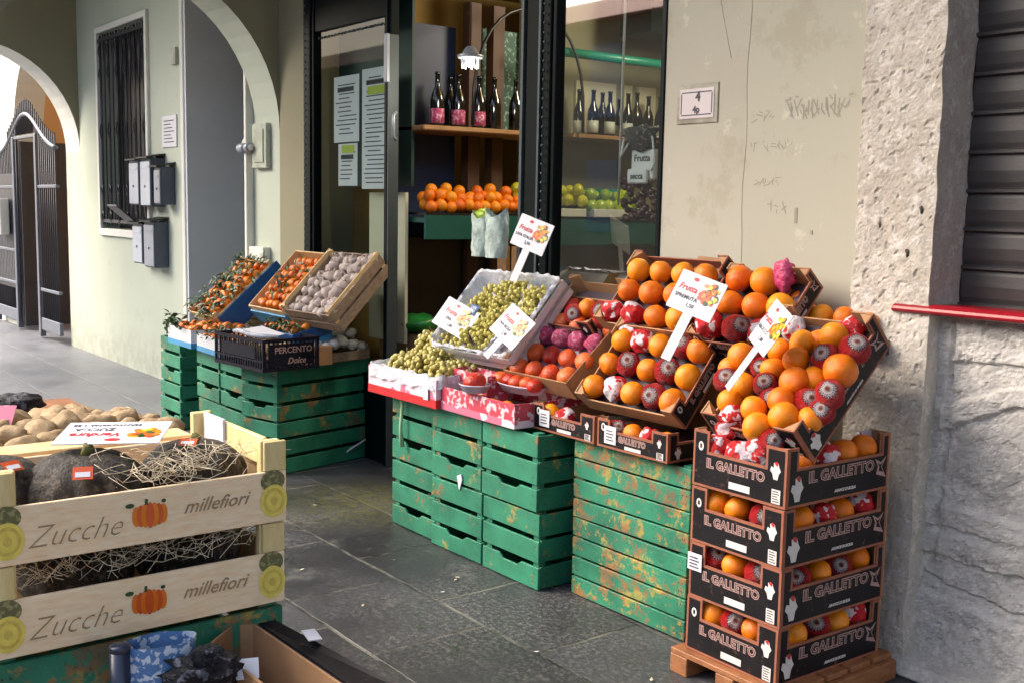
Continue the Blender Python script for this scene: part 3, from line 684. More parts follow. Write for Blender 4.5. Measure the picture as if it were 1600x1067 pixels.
    for (yc,lab) in ((4.32,'black curved wire arch over the bottles, left of the middle post'),(6.0,'black curved wire arch behind the right pane')):
        q=MB(); q.tube([(-5.7,yc-.32+.9*(1-math.cos(a))*.5,2.1+.75*math.sin(a)**.7) for a in [PI*i/16 for i in range(0,17)]],.011,6); o=q.build('wire_arch',M['black']); tag(o,lab,'wire arch')
    q=MB(); q.tube([(-4.02,3.7,2.7),(-4.05,3.72,1.62)],.006,6); o=q.build('cord',M['paper']); tag(o,'thin pale cord hanging behind the right glass','cord')
    # pendant lamp
    p=W(735,93,X=-5.2); l=empty('pendant_lamp',p); q=MB(); q.tube([(0,0,.05),(0,0,3.15-p.z)],.004,6); q.build('cord',M['black'],l)
    q=MB(); q.lathe([(.015,.07),(.03,.06),(.05,.03),(.075,.02),(.07,.005),(.045,-.0)],20); q.build('lamp_shade',M['steel'],l)
    q=MB(); q.sphere((0,0,-.018),.026,12,8); q.build('bulb',M['lit'],l)
    for i in range(8):
        a=i*PI/4; q=MB() if i==0 else q; q.tube([(.05*math.cos(a),.05*math.sin(a),.0),(.045*math.cos(a),.045*math.sin(a),-.05)],.005,5)
    q.build('glass_drops',M['steel'],l)
    tag(l,'small lit pendant lamp hanging over the wine bottles','lamp')
    L=bpy.data.lights.new('bulb_light','POINT'); L.energy=4; L.color=(1,.9,.74); L.shadow_soft_size=.06; lo=bpy.data.objects.new('bulb_light',L); COL.objects.link(lo); lo.location=p+Vector((0,0,-.1))
    L=bpy.data.lights.new('shop_fill_light','POINT'); L.energy=34; L.color=(1,.88,.68); L.shadow_soft_size=.2; lo=bpy.data.objects.new('shop_fill_light',L); COL.objects.link(lo); lo.location=(-4.7,5.2,2.95)  # unseen fill light added to brighten the shop interior
    q=MB(); q.lathe([(.10,0),(.14,.03),(.14,.08)],20); c=q.build('added_ceiling_lamp',M['lit'],None,(-4.1,5.2,3.07)); tag(c,'unseen round lit ceiling lamp added inside the shop','lamp')  # lamp body added to go with the fill light, out of view
    # bottles
    def bottle_mesh(lbl,h=.33,rb=.043):
        q=MB(); q.lathe([(rb*.9,0),(rb,.008),(rb,h*.48),(rb*.86,h*.58),(rb*.42,h*.72),(.0145,h*.80),(.0145,h*.95),(.017,h*.955),(.017,h)],18); b=q.mesh('bottle',M['bottle'])
        q=MB(); q.lathe([(rb+.0008,.02),(rb+.0008,h*.33)],18); lb=q.mesh('label',M[lbl]); return b,lb
    bm_=bottle_mesh('lblpink'); bw=bottle_mesh('lblwhite',.31,.038)
    def bottle(px,py,X,ms,z,lab,grp,s=1):
        p=W(px,py,X=X); e=empty('wine_bottle',(p.x,p.y,z)); e.scale=(s,s,s); new('glass',ms[0],e)
        if ms[1]: new('label',ms[1],e)
        tag(e,lab,'bottle',grp)
    for px,lab in ((683,'dark wine bottle with pink label, leftmost on the wooden shelf'),(716,'dark wine bottle with pink label, middle of the pink labelled three'),(748,'dark wine bottle with pink label, nearest the pendant lamp')):
        bottle(px,195,-5.82,bm_,2.086,lab,'pink label bottles on the wooden shelf')
    for px,lab in ((772,'dark unlabelled bottle right of the pink labelled ones'),(805,'dark bottle beside the green post, last on the wooden shelf')):
        bottle(px,197,-5.8,(bm_[0],None),2.086,lab,'plain bottles on the wooden shelf')
    bottle(703,195,-5.98,(bm_[0],None),2.086,'dark bottle standing behind the pink labelled ones','plain bottles on the wooden shelf')
    for px,lab in ((926,'white labelled bottle behind the right pane, nearest the middle post'),(952,'white labelled bottle in the middle of the right pane'),(980,'white labelled bottle right of centre behind the pane'),(1030,'bottle at the right edge of the glass above the net bag')):
        bottle(px,208,-5.86,bw,2.101,lab,'bottles behind the right pane')
    for k_,px in enumerate((904,940,966,994,1012)):
        bottle(px,208,-5.98,(bm_[0],None) if k_%2 else bw,2.101,'dark bottle in the back row behind the right pane','back row bottles behind the right pane',random.uniform(.9,1.05))
    # string bags by the right jamb
    p=W(1003,215,Y=3.72)
    q=MB(); q.sphere((0,0,0),.085,16,12,0,.5,2.5,sc_=(1.25,.5,.65)); q.tube([(-.1,-.02,.0),(-.11,-.03,-.09),(-.06,-.03,-.03)],.006,6,1); q.tube([(.1,-.03,.0),(.125,-.03,-.12),(.09,-.02,-.16)],.005,6,1)
    o=q.build('net_bundle',[M['net'],M['paper']],None,p); tag(o,'bundled black and white net bag hanging in the right window','net bag')
    p=W(1008,258,Y=3.74); q=MB(); q.box(-.08,.08,-.02,.02,-.07,.07); q.box(-.09,.05,-.035,-.021,-.09,-.02); o=q.build('paper_bag',M['paper'],None,p,bevel=.01); 
    q=MB(); text_into(q,'Frutta',.045,0,face_negY(.0,-.0215,.03),.001); text_into(q,'secca',.04,0,face_negY(-.02,-.0365,-.055),.001); q.build('lettering',M['greyink'],o)
    tag(o,'white printed paper bags hanging under the net bundle','bag')
    r=empty('chestnut_bag',W(1000,312,Y=3.76)); q=MB(); random.seed(11)
    for i in range(60): q.sphere((random.uniform(-.11,.1),random.uniform(-.02,.03),random.uniform(-.1,.1)),.021,8,6,sc_=(1,.8,.85))
    q.build('chestnuts',M['chestnut'],r); tag(r,'net of dark red chestnuts hanging behind the right pane','bag of chestnuts')
    # bags in doorway
    p=W(768,408,Y=3.42)
    for dx,w,h,lab in ((-.085,.15,.22,'frosted plastic bag of greens, left of the pair in the doorway'),(.07,.16,.23,'frosted plastic bag, right of the pair in the doorway')):
        q=MB(); n=16
        def fb(u,v,w=w,h=h,dx=dx):
            a=2*PI*u; k=1-.10*v+.07*math.sin(5*a+v*7)+.05*math.sin(11*a-v*13); zz=v*h*(1+.10*math.sin(2*a+1)*v); return (w/2*math.cos(a)*k*(1-.25*(1-v)**3), .05*math.sin(a)*k, zz)
        q.grid(fb,28,10); o=q.build('plastic_bag',M['bagw'],None,p+Vector((dx,-.02*(dx>0),.02))); 
        if dx<0: q=MB(); q.sphere((0,0,h*.97),.05,12,8,0,.4,3,sc_=(1,.6,.7)); q.build('greens',M['applesG'],o)
        tag(o,lab,'plastic bag')
    q=MB(); q.box(-.2,.2,-.15,.15,0,.9); o=q.build('bag_table',M['black'],None,(p.x,3.72,.28),bevel=.01); tag(o,'low dark stand just inside the doorway','stand')
    q=MB(); q.sphere((0,0,0),.13,18,12,0,.35,3,sc_=(1.2,.9,.45)); o=q.build('green_vegetable_bag',mk('green_bag_plastic',(36,120,50),.3,.3,9,.6,14),None,W(652,505,Y=3.75)); tag(o,'bright green plastic bag of vegetables low in the doorway','bag')
    q=MB(); q.box(-.3,.3,-.1,.2,-.9,-.06); o=q.build('veg_box',M['kraft'],None,W(652,505,Y=3.78)); tag(o,'cardboard box holding the green bag inside the doorway','box')
    q=MB(); q.box(0,.09,0,.03,0,1.35); q.box(.14,.19,0,.03,0,1.35); o=q.build('plank',M['woodsh'],None,(-5.42,4.0,.02),bevel=.003); tag(o,'pale planks leaning upright in the dark doorway','plank')
shop()

# ================================================================== FRUIT PROTOTYPES
def fruit_mesh(name,mat,amp=.03,fr=1.5,n=22,m_=14,sq=.95,seed=0,dimple=True):
    q=MB(); q.sphere((0,0,0),1,n,m_,0,amp,fr,sc_=(1,1,sq),seed=seed); me=q.mesh(name,mat)
    if dimple:
        for v in me.vertices:
            h=math.hypot(v.co.x,v.co.y)
            if v.co.z>0 and h<.28: v.co.z-=.05*(1-h/.28)
    return me
ORG=[fruit_mesh('orange',M['orange'],.045,1.3,seed=i) for i in range(3)]
WRP=[fruit_mesh('wrapped_orange',M['wrap'],.11,2.4,26,18,.96,seed=i,dimple=False) for i in range(3)]
def tissue(mat,s):
    q=MB(); q.sphere((0,0,0),1,32,24,0,.20,1.7,sc_=(1,1,.95),seed=s); return q.mesh('tissue_orange',mat)
RWR=[tissue(M['redwrap'],i) for i in range(3)]; PWR=[tissue(M['pinkwrap'],i) for i in range(2)]
MAN=[fruit_mesh('mandarin',M['mand'],.06,1.5,14,10,.86,seed=i) for i in range(2)]
PER=[fruit_mesh('persimmon',M['persim'],.04,1.3,18,12,.82,seed=1)]; TOM=[fruit_mesh('persimmon',M['tomato'],.04,1.3,18,12,.8,seed=2)]
APG=[fruit_mesh('apple',M['applesG'],.04,1.3,14,10,.92)]; APY=[fruit_mesh('apple',M['applesY'],.04,1.3,14,10,.92)]
def fruit(me,p,r,name,label,cat,group,tilt=None,axis=None):
    o=new(name,random.choice(me)); o.location=p; o.scale=(r*random.uniform(.95,1.05),r*random.uniform(.95,1.05),r*random.uniform(.93,1.04))
    if axis is not None:
        q=Vector(axis).normalized().to_track_quat('Z','Y'); o.rotation_euler=(q.to_matrix().to_4x4()@Matrix.Rotation(random.uniform(0,6),4,'Z')).to_euler()
    else: o.rotation_euler=(random.uniform(0,6),random.uniform(0,6),random.uniform(0,6))
    tag(o,label,cat,group); return o
VIEW=Vector((1,-1.1,.6)) # rough direction from which sunburst tops are turned
def put(kind,p,r,where):
    if kind=='w' and random.random()<.22: kind='r'
    n=Vector(p); to_cam=(Vector((0,0,H))-n).normalized()
    if kind=='o': 
        ax=(to_cam+Vector((random.uniform(-1.4,1.4),random.uniform(-1.4,1.4),random.uniform(-1.4,1.4))))
        return fruit(ORG,p,r*random.uniform(.94,1.05),'orange','bare orange among those in '+where,'orange','oranges in '+where,axis=ax)
    if kind=='w':
        ax=to_cam+Vector((random.uniform(-.45,.45),random.uniform(-.45,.45),.35+random.uniform(-.35,.35)))
        return fruit(WRP,p,r*1.0,'wrapped_orange','orange in red sunburst tissue in '+where,'wrapped orange','wrapped oranges in '+where,axis=ax)
    if kind=='r': return fruit(RWR,p,r*1.02,'wrapped_orange','orange in crumpled red and white tissue in '+where,'wrapped orange','red tissue oranges in '+where)
    if kind=='p': return fruit(PWR,p,r,'wrapped_orange','orange in pink tissue in '+where,'wrapped orange','pink tissue oranges in '+where)
def fill(Mx,w,d,z,rows,r,where,jit=.12,lift=0):
    """rows: list of strings from front (local -y) to back, characters pick the fruit; laid on local plane z"""
    nr=len(rows)
    for j,row in enumerate(rows):
        nc=len(row)
        for i,ch in enumerate(row):
            if ch==' ': continue
            x=-w/2+w*(i+.5+(.0 if nr<2 else (.18 if j%2 else -.18)))/nc; y=-d/2+d*(j+.5)/nr
            p=Mx@Vector((x+random.uniform(-jit,jit)*r,y+random.uniform(-jit,jit)*r,z+r+lift+random.uniform(-.15,.2)*r))
            put(ch,p,r,where)

# ================================================================== CRATES
def green_crate(w=.40,d=.58,h=.335,nslat=3,notch=True,gm='green'):
    e=empty('green_crate'); t=.013; gap=.021 if nslat==3 else .008; sh=(h-.012-gap*(nslat-1))/nslat
    def panel(along,L):
        q=MB()
        for k in range(nslat):
            z0=.006+k*(sh+gap); z1=z0+sh; j=random.uniform(-.003,.003)
            if notch and k==0 and L<.5: pts=[(-L/2,z0+j),(L/2,z0+j),(L/2,z1),(L*.20,z1),(L*.13,z1-.02),(-L*.13,z1-.02),(-L*.20,z1),(-L/2,z1)]
            else: pts=[(-L/2,z0+j),(L/2,z0+j),(L/2,z1+j),(-L/2,z1+j)]
            if L>=.5 and nslat==4: pts=[(-L/2,z0+j),(L/2,z0-j),(L/2,z1-j),(-L/2,z1+j)]
            if along=='x':
                q.prism(pts,'y',0,t)
                for xn in (-L/2+.022,-L/2+.034,L/2-.022,L/2-.034):
                    for zn in (z0+sh*.3,z0+sh*.72): disc(q,xn+random.uniform(-.004,.004),zn,.0028,.0028,1,face_negY(0,-.0006,0),6)
            else:
                q.prism(pts,'x',0,t)
                for xn in (-L/2+.022,-L/2+.034,L/2-.022,L/2-.034):
                    for zn in (z0+sh*.3,z0+sh*.72): disc(q,xn+random.uniform(-.004,.004),zn,.0028,.0028,1,face_posX(t+.0006,0,0),6)
        return q
    q=panel('x',w); q.build('front_panel',[M[gm],M['nail']],e,(0,-d/2,0),bevel=.0025)
    q=panel('x',w); q.build('back_panel',[M[gm],M['nail']],e,(0,d/2-t,0))
    q=panel('y',d-2*t-.004); q.build('side_panel',[M[gm],M['nail']],e,(w/2-t-.001,0,0),bevel=.0025)
    q=panel('y',d-2*t-.004); q.build('side_panel',[M[gm],M['nail']],e,(-w/2+.001,0,0))
    for sx in (-1,1):
        for sy in (-1,1):
            q=MB(); q.box(-.018,.018,-.018,.018,0,h); q.build('corner_post',M[gm],e,(sx*(w/2-t-.020),sy*(d/2-t-.019),0))
    q=MB(); q.box(-w/2+.015,w/2-.015,-d/2+.015,d/2-.015,.0,.008); q.build('bottom_board',M[gm],e)
    return e
def notch_profile(L,h,e1,e2,dip,slope=.0):
    """box side with raised ends and a dropped middle"""
    return [(-L/2,0),(L/2,0),(L/2,h),(L/2-e2,h),(L/2-e2,h-dip),(-L/2+e1,h-dip),(-L/2+e1,h),(-L/2,h)]
def inset(pts,k,L,h,e1,e2,dip): return [(-L/2+k,k),(L/2-k,k),(L/2-k,h-k),(L/2-e2+k,h-k),(L/2-e2+k,h-dip-k),(-L/2+e1-k,h-dip-k),(-L/2+e1-k,h-k),(-L/2+k,h-k)]
def rooster(mb,x,z,s,Mx,flip=1):
    pts=[(-.3,-1),(.3,-1),(.45,-.3),(.75,.1),(.5,.5),(.35,1),(0,1.15),(-.35,.95),(-.3,.4),(-.7,.5),(-.85,.0),(-.5,-.35)]
    poly(mb,[(x+flip*a*s,z+b*s) for a,b in pts],1,Mx,.0012)
    poly(mb,[(x+flip*a*s,z+b*s) for a,b in [(-.25,1.0),(.1,1.2),(.35,.95),(.25,.6),(-.05,.75)]],2,Mx,.0018)
def citrus_box(w=.40,d=.54,h=.19,deep=True):
    """w: short side on -Y, d: long side on +X"""
    e=empty('citrus_box'); t=.006; dip=h*.36
    pr=notch_profile
    q=MB(); q.prism(pr(w,h,.07,.085,dip),'y',-d/2,-d/2+t); q.build('front_panel',M['kraftedge'],e)
    q=MB(); q.prism(pr(w,h,.07,.085,dip),'y',d/2-t,d/2); q.build('back_panel',M['kraft'],e)
    Ls=d-2*t-.0006
    q=MB(); q.prism(pr(Ls,h,.05,.04,dip*.95),'x',w/2-t,w/2); q.build('side_panel',M['kraftedge'],e)
    q=MB(); q.prism(pr(Ls,h,.05,.04,dip*.95),'x',-w/2,-w/2+t); q.build('side_panel',M['kraft'],e)
    q=MB(); q.box(-w/2+t,w/2-t,-d/2+t,d/2-t,.002,.006); q.build('bottom',M['kraft'],e)
    # corner gussets
    q=MB()
    for sx in (-1,1):
        for sy in (-1,1):
            q.prism([(sx*(w/2-t),sy*(d/2-t)),(sx*(w/2-t-.045),sy*(d/2-t)),(sx*(w/2-t),sy*(d/2-t-.045))],'z',.01,h-.004)
    q.build('corner_gussets',M['kraft'],e)
    # front print
    k=.009; q=MB(); Mf=face_negY(0,-d/2-.0006,0)
    poly(q,inset(None,k,w,h,.07,.085,dip),0,Mf); 
    q.build('front_print',M['cardblack'],e)
    q=MB(); ts=.036 if deep else .026; zc=h*.44 if deep else h*.40
    text_into(q,'IL GALLETTO',ts*1.18,0,face_negY(-.012,-d/2-.0012,zc),.0026,.0002,sx=1.0)
    rect(q,-.035,.055,h*.10,h*.22,1,Mf,.0012); rect(q,w/2-.055,w/2-.02,h*.06,h*.30,1,Mf,.0012)
    rooster(q,w/2-.042,h*.60,h*.14,Mf); disc(q,-w/2+.036,h*.72,.012,.016,1,Mf,z=.0012); 
    text_into(q,'II',.018,3,face_negY(-w/2+.036,-d/2-.0022,h*.72),.001)
    for i in range(5): rect(q,w/2-.051,w/2-.024-.004*(i%3),h*(.09+.042*i),h*(.09+.042*i)+.0028,3,Mf,.0018)
    q.build('front_lettering',[M['cardink'],M['whiteink'],M['redink'],M['cardblack']],e)
    q=MB(); text_into(q,'IL GALLETTO',ts*1.18,0,face_negY(-.012,-d/2-.0018,zc),-.0008,.0002); q.build('front_letter_fill',M['cardblack'],e)
    # long side print
    q=MB(); Ms=face_posX(w/2+.0006,0,0); poly(q,inset(None,k,Ls,h,.05,.04,dip*.95),0,Ms); q.build('side_print',M['cardblack'],e)
    q=MB(); ts2=ts*1.22
    text_into(q,'IL GALLETTO',ts2*1.15,0,face_posX(w/2+.0012,.01,zc+.004),.0028,.0002,sx=1.15)
    text_into(q,'ARANCE DI SICILIA',.013,1,face_posX(w/2+.0012,.03,h*.15),.0006,shear=.3)
    rooster(q,-d/2+.055,h*.30,h*.20,Ms); poly(q,[(d/2-.075,h*.30),(d/2-.02,h*.22),(d/2-.045,h*.42),(d/2-.022,h*.60),(d/2-.052,h*.50),(d/2-.085,h*.58),(d/2-.068,h*.44)],0,Ms,.0012)
    poly(q,[(d/2-.062,h*.35),(d/2-.035,h*.32),(d/2-.05,h*.42),(d/2-.04,h*.50),(d/2-.055,h*.46),(d/2-.07,h*.50),(d/2-.060,h*.43)],3,Ms,.002)
    q.build('side_lettering',[M['cardink'],M['whiteink'],M['redink'],M['cardblack']],e)
    q=MB(); text_into(q,'IL GALLETTO',ts2*1.15,0,face_posX(w/2+.0018,.01,zc+.004),-.0009,.0002,sx=1.15); q.build('side_letter_fill',M['cardblack'],e)
    q=MB(); zt=.075 if deep else .012
    q.box(-w/2+t+.001,w/2-t-.001,-d/2+t+.001,d/2-t-.001,zt,zt+.004); q.build('fruit_tray',M['purpletray'],e)
    return e
def strip_tree(o):
    for c in list(o.children): strip_tree(c); 
    bpy.data.objects.remove(o)

def right_display():
    # ---------- green crates (bases)
    random.seed(21)
    gc=green_crate(); gl=green_crate(.655,.41,.335,4,False,'greenworn')
    cols=[(-4.545,2.86+.29,-1.5),(-4.135,2.845+.29,.5),(-3.72,2.83+.29,0)]
    nm=['left hand stack under the grapes','middle stack under the red boxes','right hand stack nearest the long crates']
    first=True
    for c,(x,y,yw) in enumerate(cols):
        for k in range(2):
            o=gc if first else copy_tree(gc); first=False
            o.location=(x+random.uniform(-.006,.006),y+random.uniform(-.008,.008),k*.337); o.rotation_euler=(0,0,R(yw+random.uniform(-1,1)))
            tag(o,'worn green slatted crate, '+('bottom' if k==0 else 'top')+' of the '+nm[c],'crate','green crates under the fruit display')
    for k in range(2):
        o=gl if k==0 else copy_tree(gl); o.location=(-3.095,3.145,k*.332); o.rotation_euler=(0,0,R(.6*k-.3))
        tag(o,('lower' if k==0 else 'upper')+' of the two long scuffed green crates beside the black orange boxes','crate','long green crates')
    q=MB(); q.tube([(0,0,.30),(.004,-.004,.2),(.002,-.012,.1),(.006,-.006,.0)],[.008,.009,.008,.014],6); o=q.build('plastic_strip',mk('pale_green_plastic',(170,206,160),.4),None,(-4.62,2.845,.42)); tag(o,'pale green plastic strip dangling over the left crate stack','strip')
    q=MB(); q.prism([(-.02,.03),(.0,-.035),(.022,.02),(.012,.045)],'y',-.004,0); o=q.build('paper_scrap',M['paper'],None,(-4.10,2.835,.345)); tag(o,'torn white paper scrap stuck to the middle crate stack','paper')
    # shopfloor pallet
    r=empty('pallet',(-2.375,3.03,0)); q=MB()
    for i in range(5): y=-.31+.125*i; q.box(-.25,.23,y,y+.105,.068,.088)
    q.build('deck_boards',M['pallet'],r,bevel=.003); q=MB()
    for x in (-.25,-.04,.17): q.box(x,x+.08,-.31,.295,0,.067)
    q.build('bearers',M['pallet'],r,bevel=.003); tag(r,'small brown wooden pallet under the stack of orange boxes','pallet')
    # ---------- citrus boxes
    deep=citrus_box(.40,.54,.193,True); shal=citrus_box(.39,.54,.112,False)
    ord_=['bottom','second from the bottom','third from the bottom','top']; Z0=.089
    cx,cy=-2.18-.2,2.75+.27
    wh=['the bottom stacked box','the second stacked box','the third stacked box','the top stacked box']
    fr=[('owo','wowow'),('wwo','orwo'),('oow','wow w'),('o  ','owo')]
    for k in range(4):
        o=deep if k==0 else copy_tree(deep); dx=random.uniform(-.004,.004)
        o.location=(cx+dx,cy,Z0+k*.195); o.rotation_euler=(R(random.uniform(-.4,.4)),R(random.uniform(-.4,.4)),R(random.uniform(-1.6,1.6)))
        tag(o,f'black and brown orange box, {ord_[k]} of the stack on the pallet','box','stacked orange boxes')
        Mx=Matrix.Translation(o.location); rr=.046
        zt=.082
        front=['owo','wow','oow',''][k]; side=['owow','wowo','orow','owoo'][k]
        for i,ch in enumerate(front): put(ch,Mx@Vector((-.135+i*.095+random.uniform(-.01,.01),-.21,zt+rr+random.uniform(0,.012))),rr*random.uniform(.96,1.05),wh[k])
        for i,ch in enumerate(side):  put(ch,Mx@Vector((.145,-.125+i*.108+random.uniform(-.008,.008),zt+rr+random.uniform(0,.014))),rr*random.uniform(.96,1.06),wh[k])
        for i,ch in enumerate('oo'): put(ch,Mx@Vector((-.1+i*.11,-.10,zt+rr+.005)),rr,wh[k])
        if k in (1,): 
            q=MB(); q.box(-.032,.032,-.002,0,-.03,.03); s=q.build('price_label',M['paper'],None,(cx-.17,cy-.2735,Z0+k*.195+.125)); q=MB(); [q.box(-.022,.02-.006*(i%2),-.0035,-.0025,-.02+i*.011,-.016+i*.011) for i in range(4)]; q.build('text_lines',M['greyink'],s); tag(s,'small white paper label stuck on the front of the second stacked box','label')
        q=MB(); q.box(-.03,.03,-.005,.005,0,.09); s=q.build('paper_flap',M['liner'],None,(cx+.14,cy+.24,Z0+k*.195+.10)); s.rotation_euler=(R(-12),0,R(90)); tag(s,'pale paper liner corner rising in '+wh[k],'liner')
    # red-white wrapped bunch in front of the top box
    for (px,py,Y,rr) in ((1140,664,2.86,.052),(1123,698,2.80,.044),(1156,712,2.82,.052),(1192,702,2.82,.054),(1205,722,2.84,.044)):
        put('r',W(px,py,Y=Y),rr,'the top stacked box')
    # T1 big tilted box at the right end
    def tilted(proto,world,anchor,tilt,yaw,spin,scale,label,group='tilted orange boxes'):
        o=copy_tree(proto); Mx=frameM(world,anchor,tilt,yaw,spin); setM(o,Mx@Matrix.Diagonal((*scale,1))); tag(o,label,'box',group); return Mx
    Mx=tilted(deep,(-2.19,2.885,.80),(.20,-.27,0),43,0,0,(1.0,.97,.80),'large tilted orange box at the right end, leaning above the stack')
    wt='the large tilted box at the right end'
    def on_plane(px,py,Mx,z):
        a=Vector((0,0,H)); d=(W(px,py,Z=0)-a) ; n=(Mx.to_3x3()@Vector((0,0,1))).normalized(); p0=Mx@Vector((0,0,z)); return a+d*((p0-a).dot(n)/d.dot(n))
    T1L=[(1303,526,'o',54),(1253,536,'o',50),(1280,534,'o',46),(1244,562,'o',52),(1313,579,'o',58),(1208,577,'o',48),(1218,548,'o',48),(1242,597,'o',54),(1275,593,'o',48),(1297,616,'w',50),(1290,560,'w',50),(1336,546,'w',54),(1159,557,'o',52),(1197,601,'w',46),(1160,603,'o',48),(1140,628,'o',48),(1178,639,'o',50),(1221,626,'o',52),(1225,652,'o',52),(1183,667,'o',52),(1265,656,'o',46),(1262,628,'w',48),(1284,643,'w',46),(1134,594,'w',46),(1330,515,'w',46),(1190,575,'w',40),(1175,560,'w',46),(1205,625,'w',44),(1240,515,'w',46),(1140,575,'o',44),(1145,650,'w',44),(1205,690,'w',44)]
    for k,(px,py,ch,rr) in enumerate(T1L):
        small=ch=='w' and k>23
        p=on_plane(px,py,Mx,.125 if rr>=50 else .095)
        put(ch,p,rr/1000*.97,wt if px>1200 else 'the loose heap left of the tilted box')
    q=MB(); q.box(-.07,.14,-.10,.26,0,.05,Mx=Matrix.Rotation(R(40),4,'X')); o=q.build('heap_tray',M['cardblack'],None,(-2.62,2.98,.76)); tag(o,'kraft card tray under the loose oranges left of the large tilted box','tray')
    # T2 middle tilted box
    Mx=tilted(shal,(-2.885,3.03,.782),(-.195,-.27,0),50,1.5,90,(1,1,1),'tilted orange box in the middle, resting on the flat boxes')
    # after spin -90: local x -> world -y ... use own frame for fruit
    Mf=frameM((-2.885,3.03,.782),(.27,-.195,0),50,1.5,0)
    wt='the middle tilted box'
    for j,row in enumerate(['orowo','owowo','owowo']):
        for i,ch in enumerate(row):
            x=-.225+.108*i+.022*(j-1)*0+random.uniform(-.006,.006); y=-.128+.118*j+.012*(i%2)
            put(ch,Mf@Vector((x,y,.016+.050+random.uniform(0,.012))),.0515,wt)
    q=MB(); q.box(-.262,.262,.10,.186,.02,.03); o=q.build('paper_liner',M['liner']); setM(o,Mf); tag(o,'pale lilac paper lining the middle tilted box','liner')
    # flat boxes on green crates
    for (x,lab,wt) in ((-3.045,'flat black orange box right under the middle tilted box','the flat box under the middle tilted box'),(-3.455,'flat black orange box left of it, on the third green stack','the left flat box')):
        o=copy_tree(shal); o.location=(x,3.17,.672); o.rotation_euler=(0,0,0); tag(o,lab,'box','flat orange boxes')
        for i,ch in enumerate('wowo' if x>-3.2 else 'ow'): 
            put(ch,Vector((x-.14+i*.092,2.955,.69+.045)),.043,wt)
        q=MB(); q.box(-.033,.033,-.002,0,-.035,.035); s=q.build('price_label',M['paper'],None,(x-.115,3.17-.2735,.672+.055)); q=MB()
        for i in range(4): q.box(-.022,.02-.006*(i%2),-.0035,-.0025,-.022+i*.012,-.018+i*.012)
        q.build('text_lines',M['greyink'],s); tag(s,'white paper label stuck on the '+('right' if x>-3.2 else 'left')+' flat orange box','label')
    # T3 upper boxes at the wall
    Ma=frameM((-3.02,3.22,1.065),(.27,-.195,0),50,0,0); tilted(shal,(-3.02,3.22,1.065),(-.195,-.27,0),50,0,90,(.94,1,1),'upper tilted orange box against the wall, left of the pair')
    wt='the upper left tilted box'
    for j,row in enumerate(['rwoo','oooo','oooo']):
        for i,ch in enumerate(row):
            x=-.205+.131*i+(.02 if j%2 else -.01)+random.uniform(-.006,.006); y=-.125+.112*j; put(ch,Ma@Vector((x,y,.02+.052+random.uniform(0,.012))),.052,wt)
    Mb=frameM((-2.60,3.20,1.06),(.195,-.18,0),48,0,0); o=copy_tree(shal); setM(o,frameM((-2.60,3.20,1.06),(.195,-.27*.66,0),48,0,0)@Matrix.Diagonal((1,.66,1,1))); tag(o,'upper tilted orange box against the wall, right of the pair','box','tilted orange boxes')
    wt='the upper right tilted box'
    for j,row in enumerate(['wwr','ooo','oo ']):
        for i,ch in enumerate(row):
            x=-.13+.128*i+(.02 if j%2 else 0)+random.uniform(-.006,.006); y=-.115+.118*j; put(ch,Mb@Vector((x,y,.02+.054+random.uniform(0,.012))) ,.056,wt) if ch!=' ' else None
    q=MB(); random.seed(4); q.sphere((0,0,0),.055,22,16,0,.3,2.2,sc_=(.8,.6,1.15)); o=q.build('tissue_ball',M['pinkwrap'],None,W(1225,432,Y=3.36)); tag(o,'crumpled pink and white tissue at the top corner of the upper right box','tissue')
    q=MB(); q.prism([(-.09,-.05),(.09,-.05),(.075,.04),(-.07,.045)],'y',0,.006); q2=q.build('card_flap',M['kraft'],None,W(1108,418,Y=3.44)); q2.rotation_euler=(R(-10),0,0); tag(q2,'brown cardboard flap between the two upper tilted boxes','flap')
    # support crates behind (hidden mostly)
    q=MB(); q.box(-3.6,-2.62,3.30,3.48,.79,1.08); o=q.build('support_box',M['kraft'],bevel=.004); tag(o,'plain kraft carton propping up the upper tilted boxes','box')
    # T4 behind left
    Mc=frameM((-3.60,3.12,.95),(.195,-.27,0),38,0,0); tilted(shal,(-3.60,3.12,.95),(.195,-.27,0),38,0,0,(1,.55,1),'small tilted orange box tucked between the grapes and the upper boxes')
    wt='the small tucked tilted box'
    for (px,py,k) in ((918,482,'o'),(960,488,'o'),(940,487,'w'),(897,492,'w'),(975,500,'w'),(985,520,'r'),(945,500,'w')): put(k,on_plane(px,py,Mc,.06),.047,wt)
    # T5 row behind right tilted box
    q=MB(); q.box(-.30,.12,-.02,.06,-.05,.0); o=q.build('fruit_ledge_tray',M['purpletray'],None,(-2.42,3.40,1.16)); tag(o,'narrow lilac tray behind the right tilted box','tray')
    for (px,py) in ((1236,468),(1262,490),(1284,494),(1320,497),(1357,507),(1250,470)): put('o',W(px,py,Y=3.42),.045,'the row behind the right tilted box')
right_display()
strip_tree(bpy.data.objects['citrus_box.001']) if 'label' not in bpy.data.objects['citrus_box.001'] else None

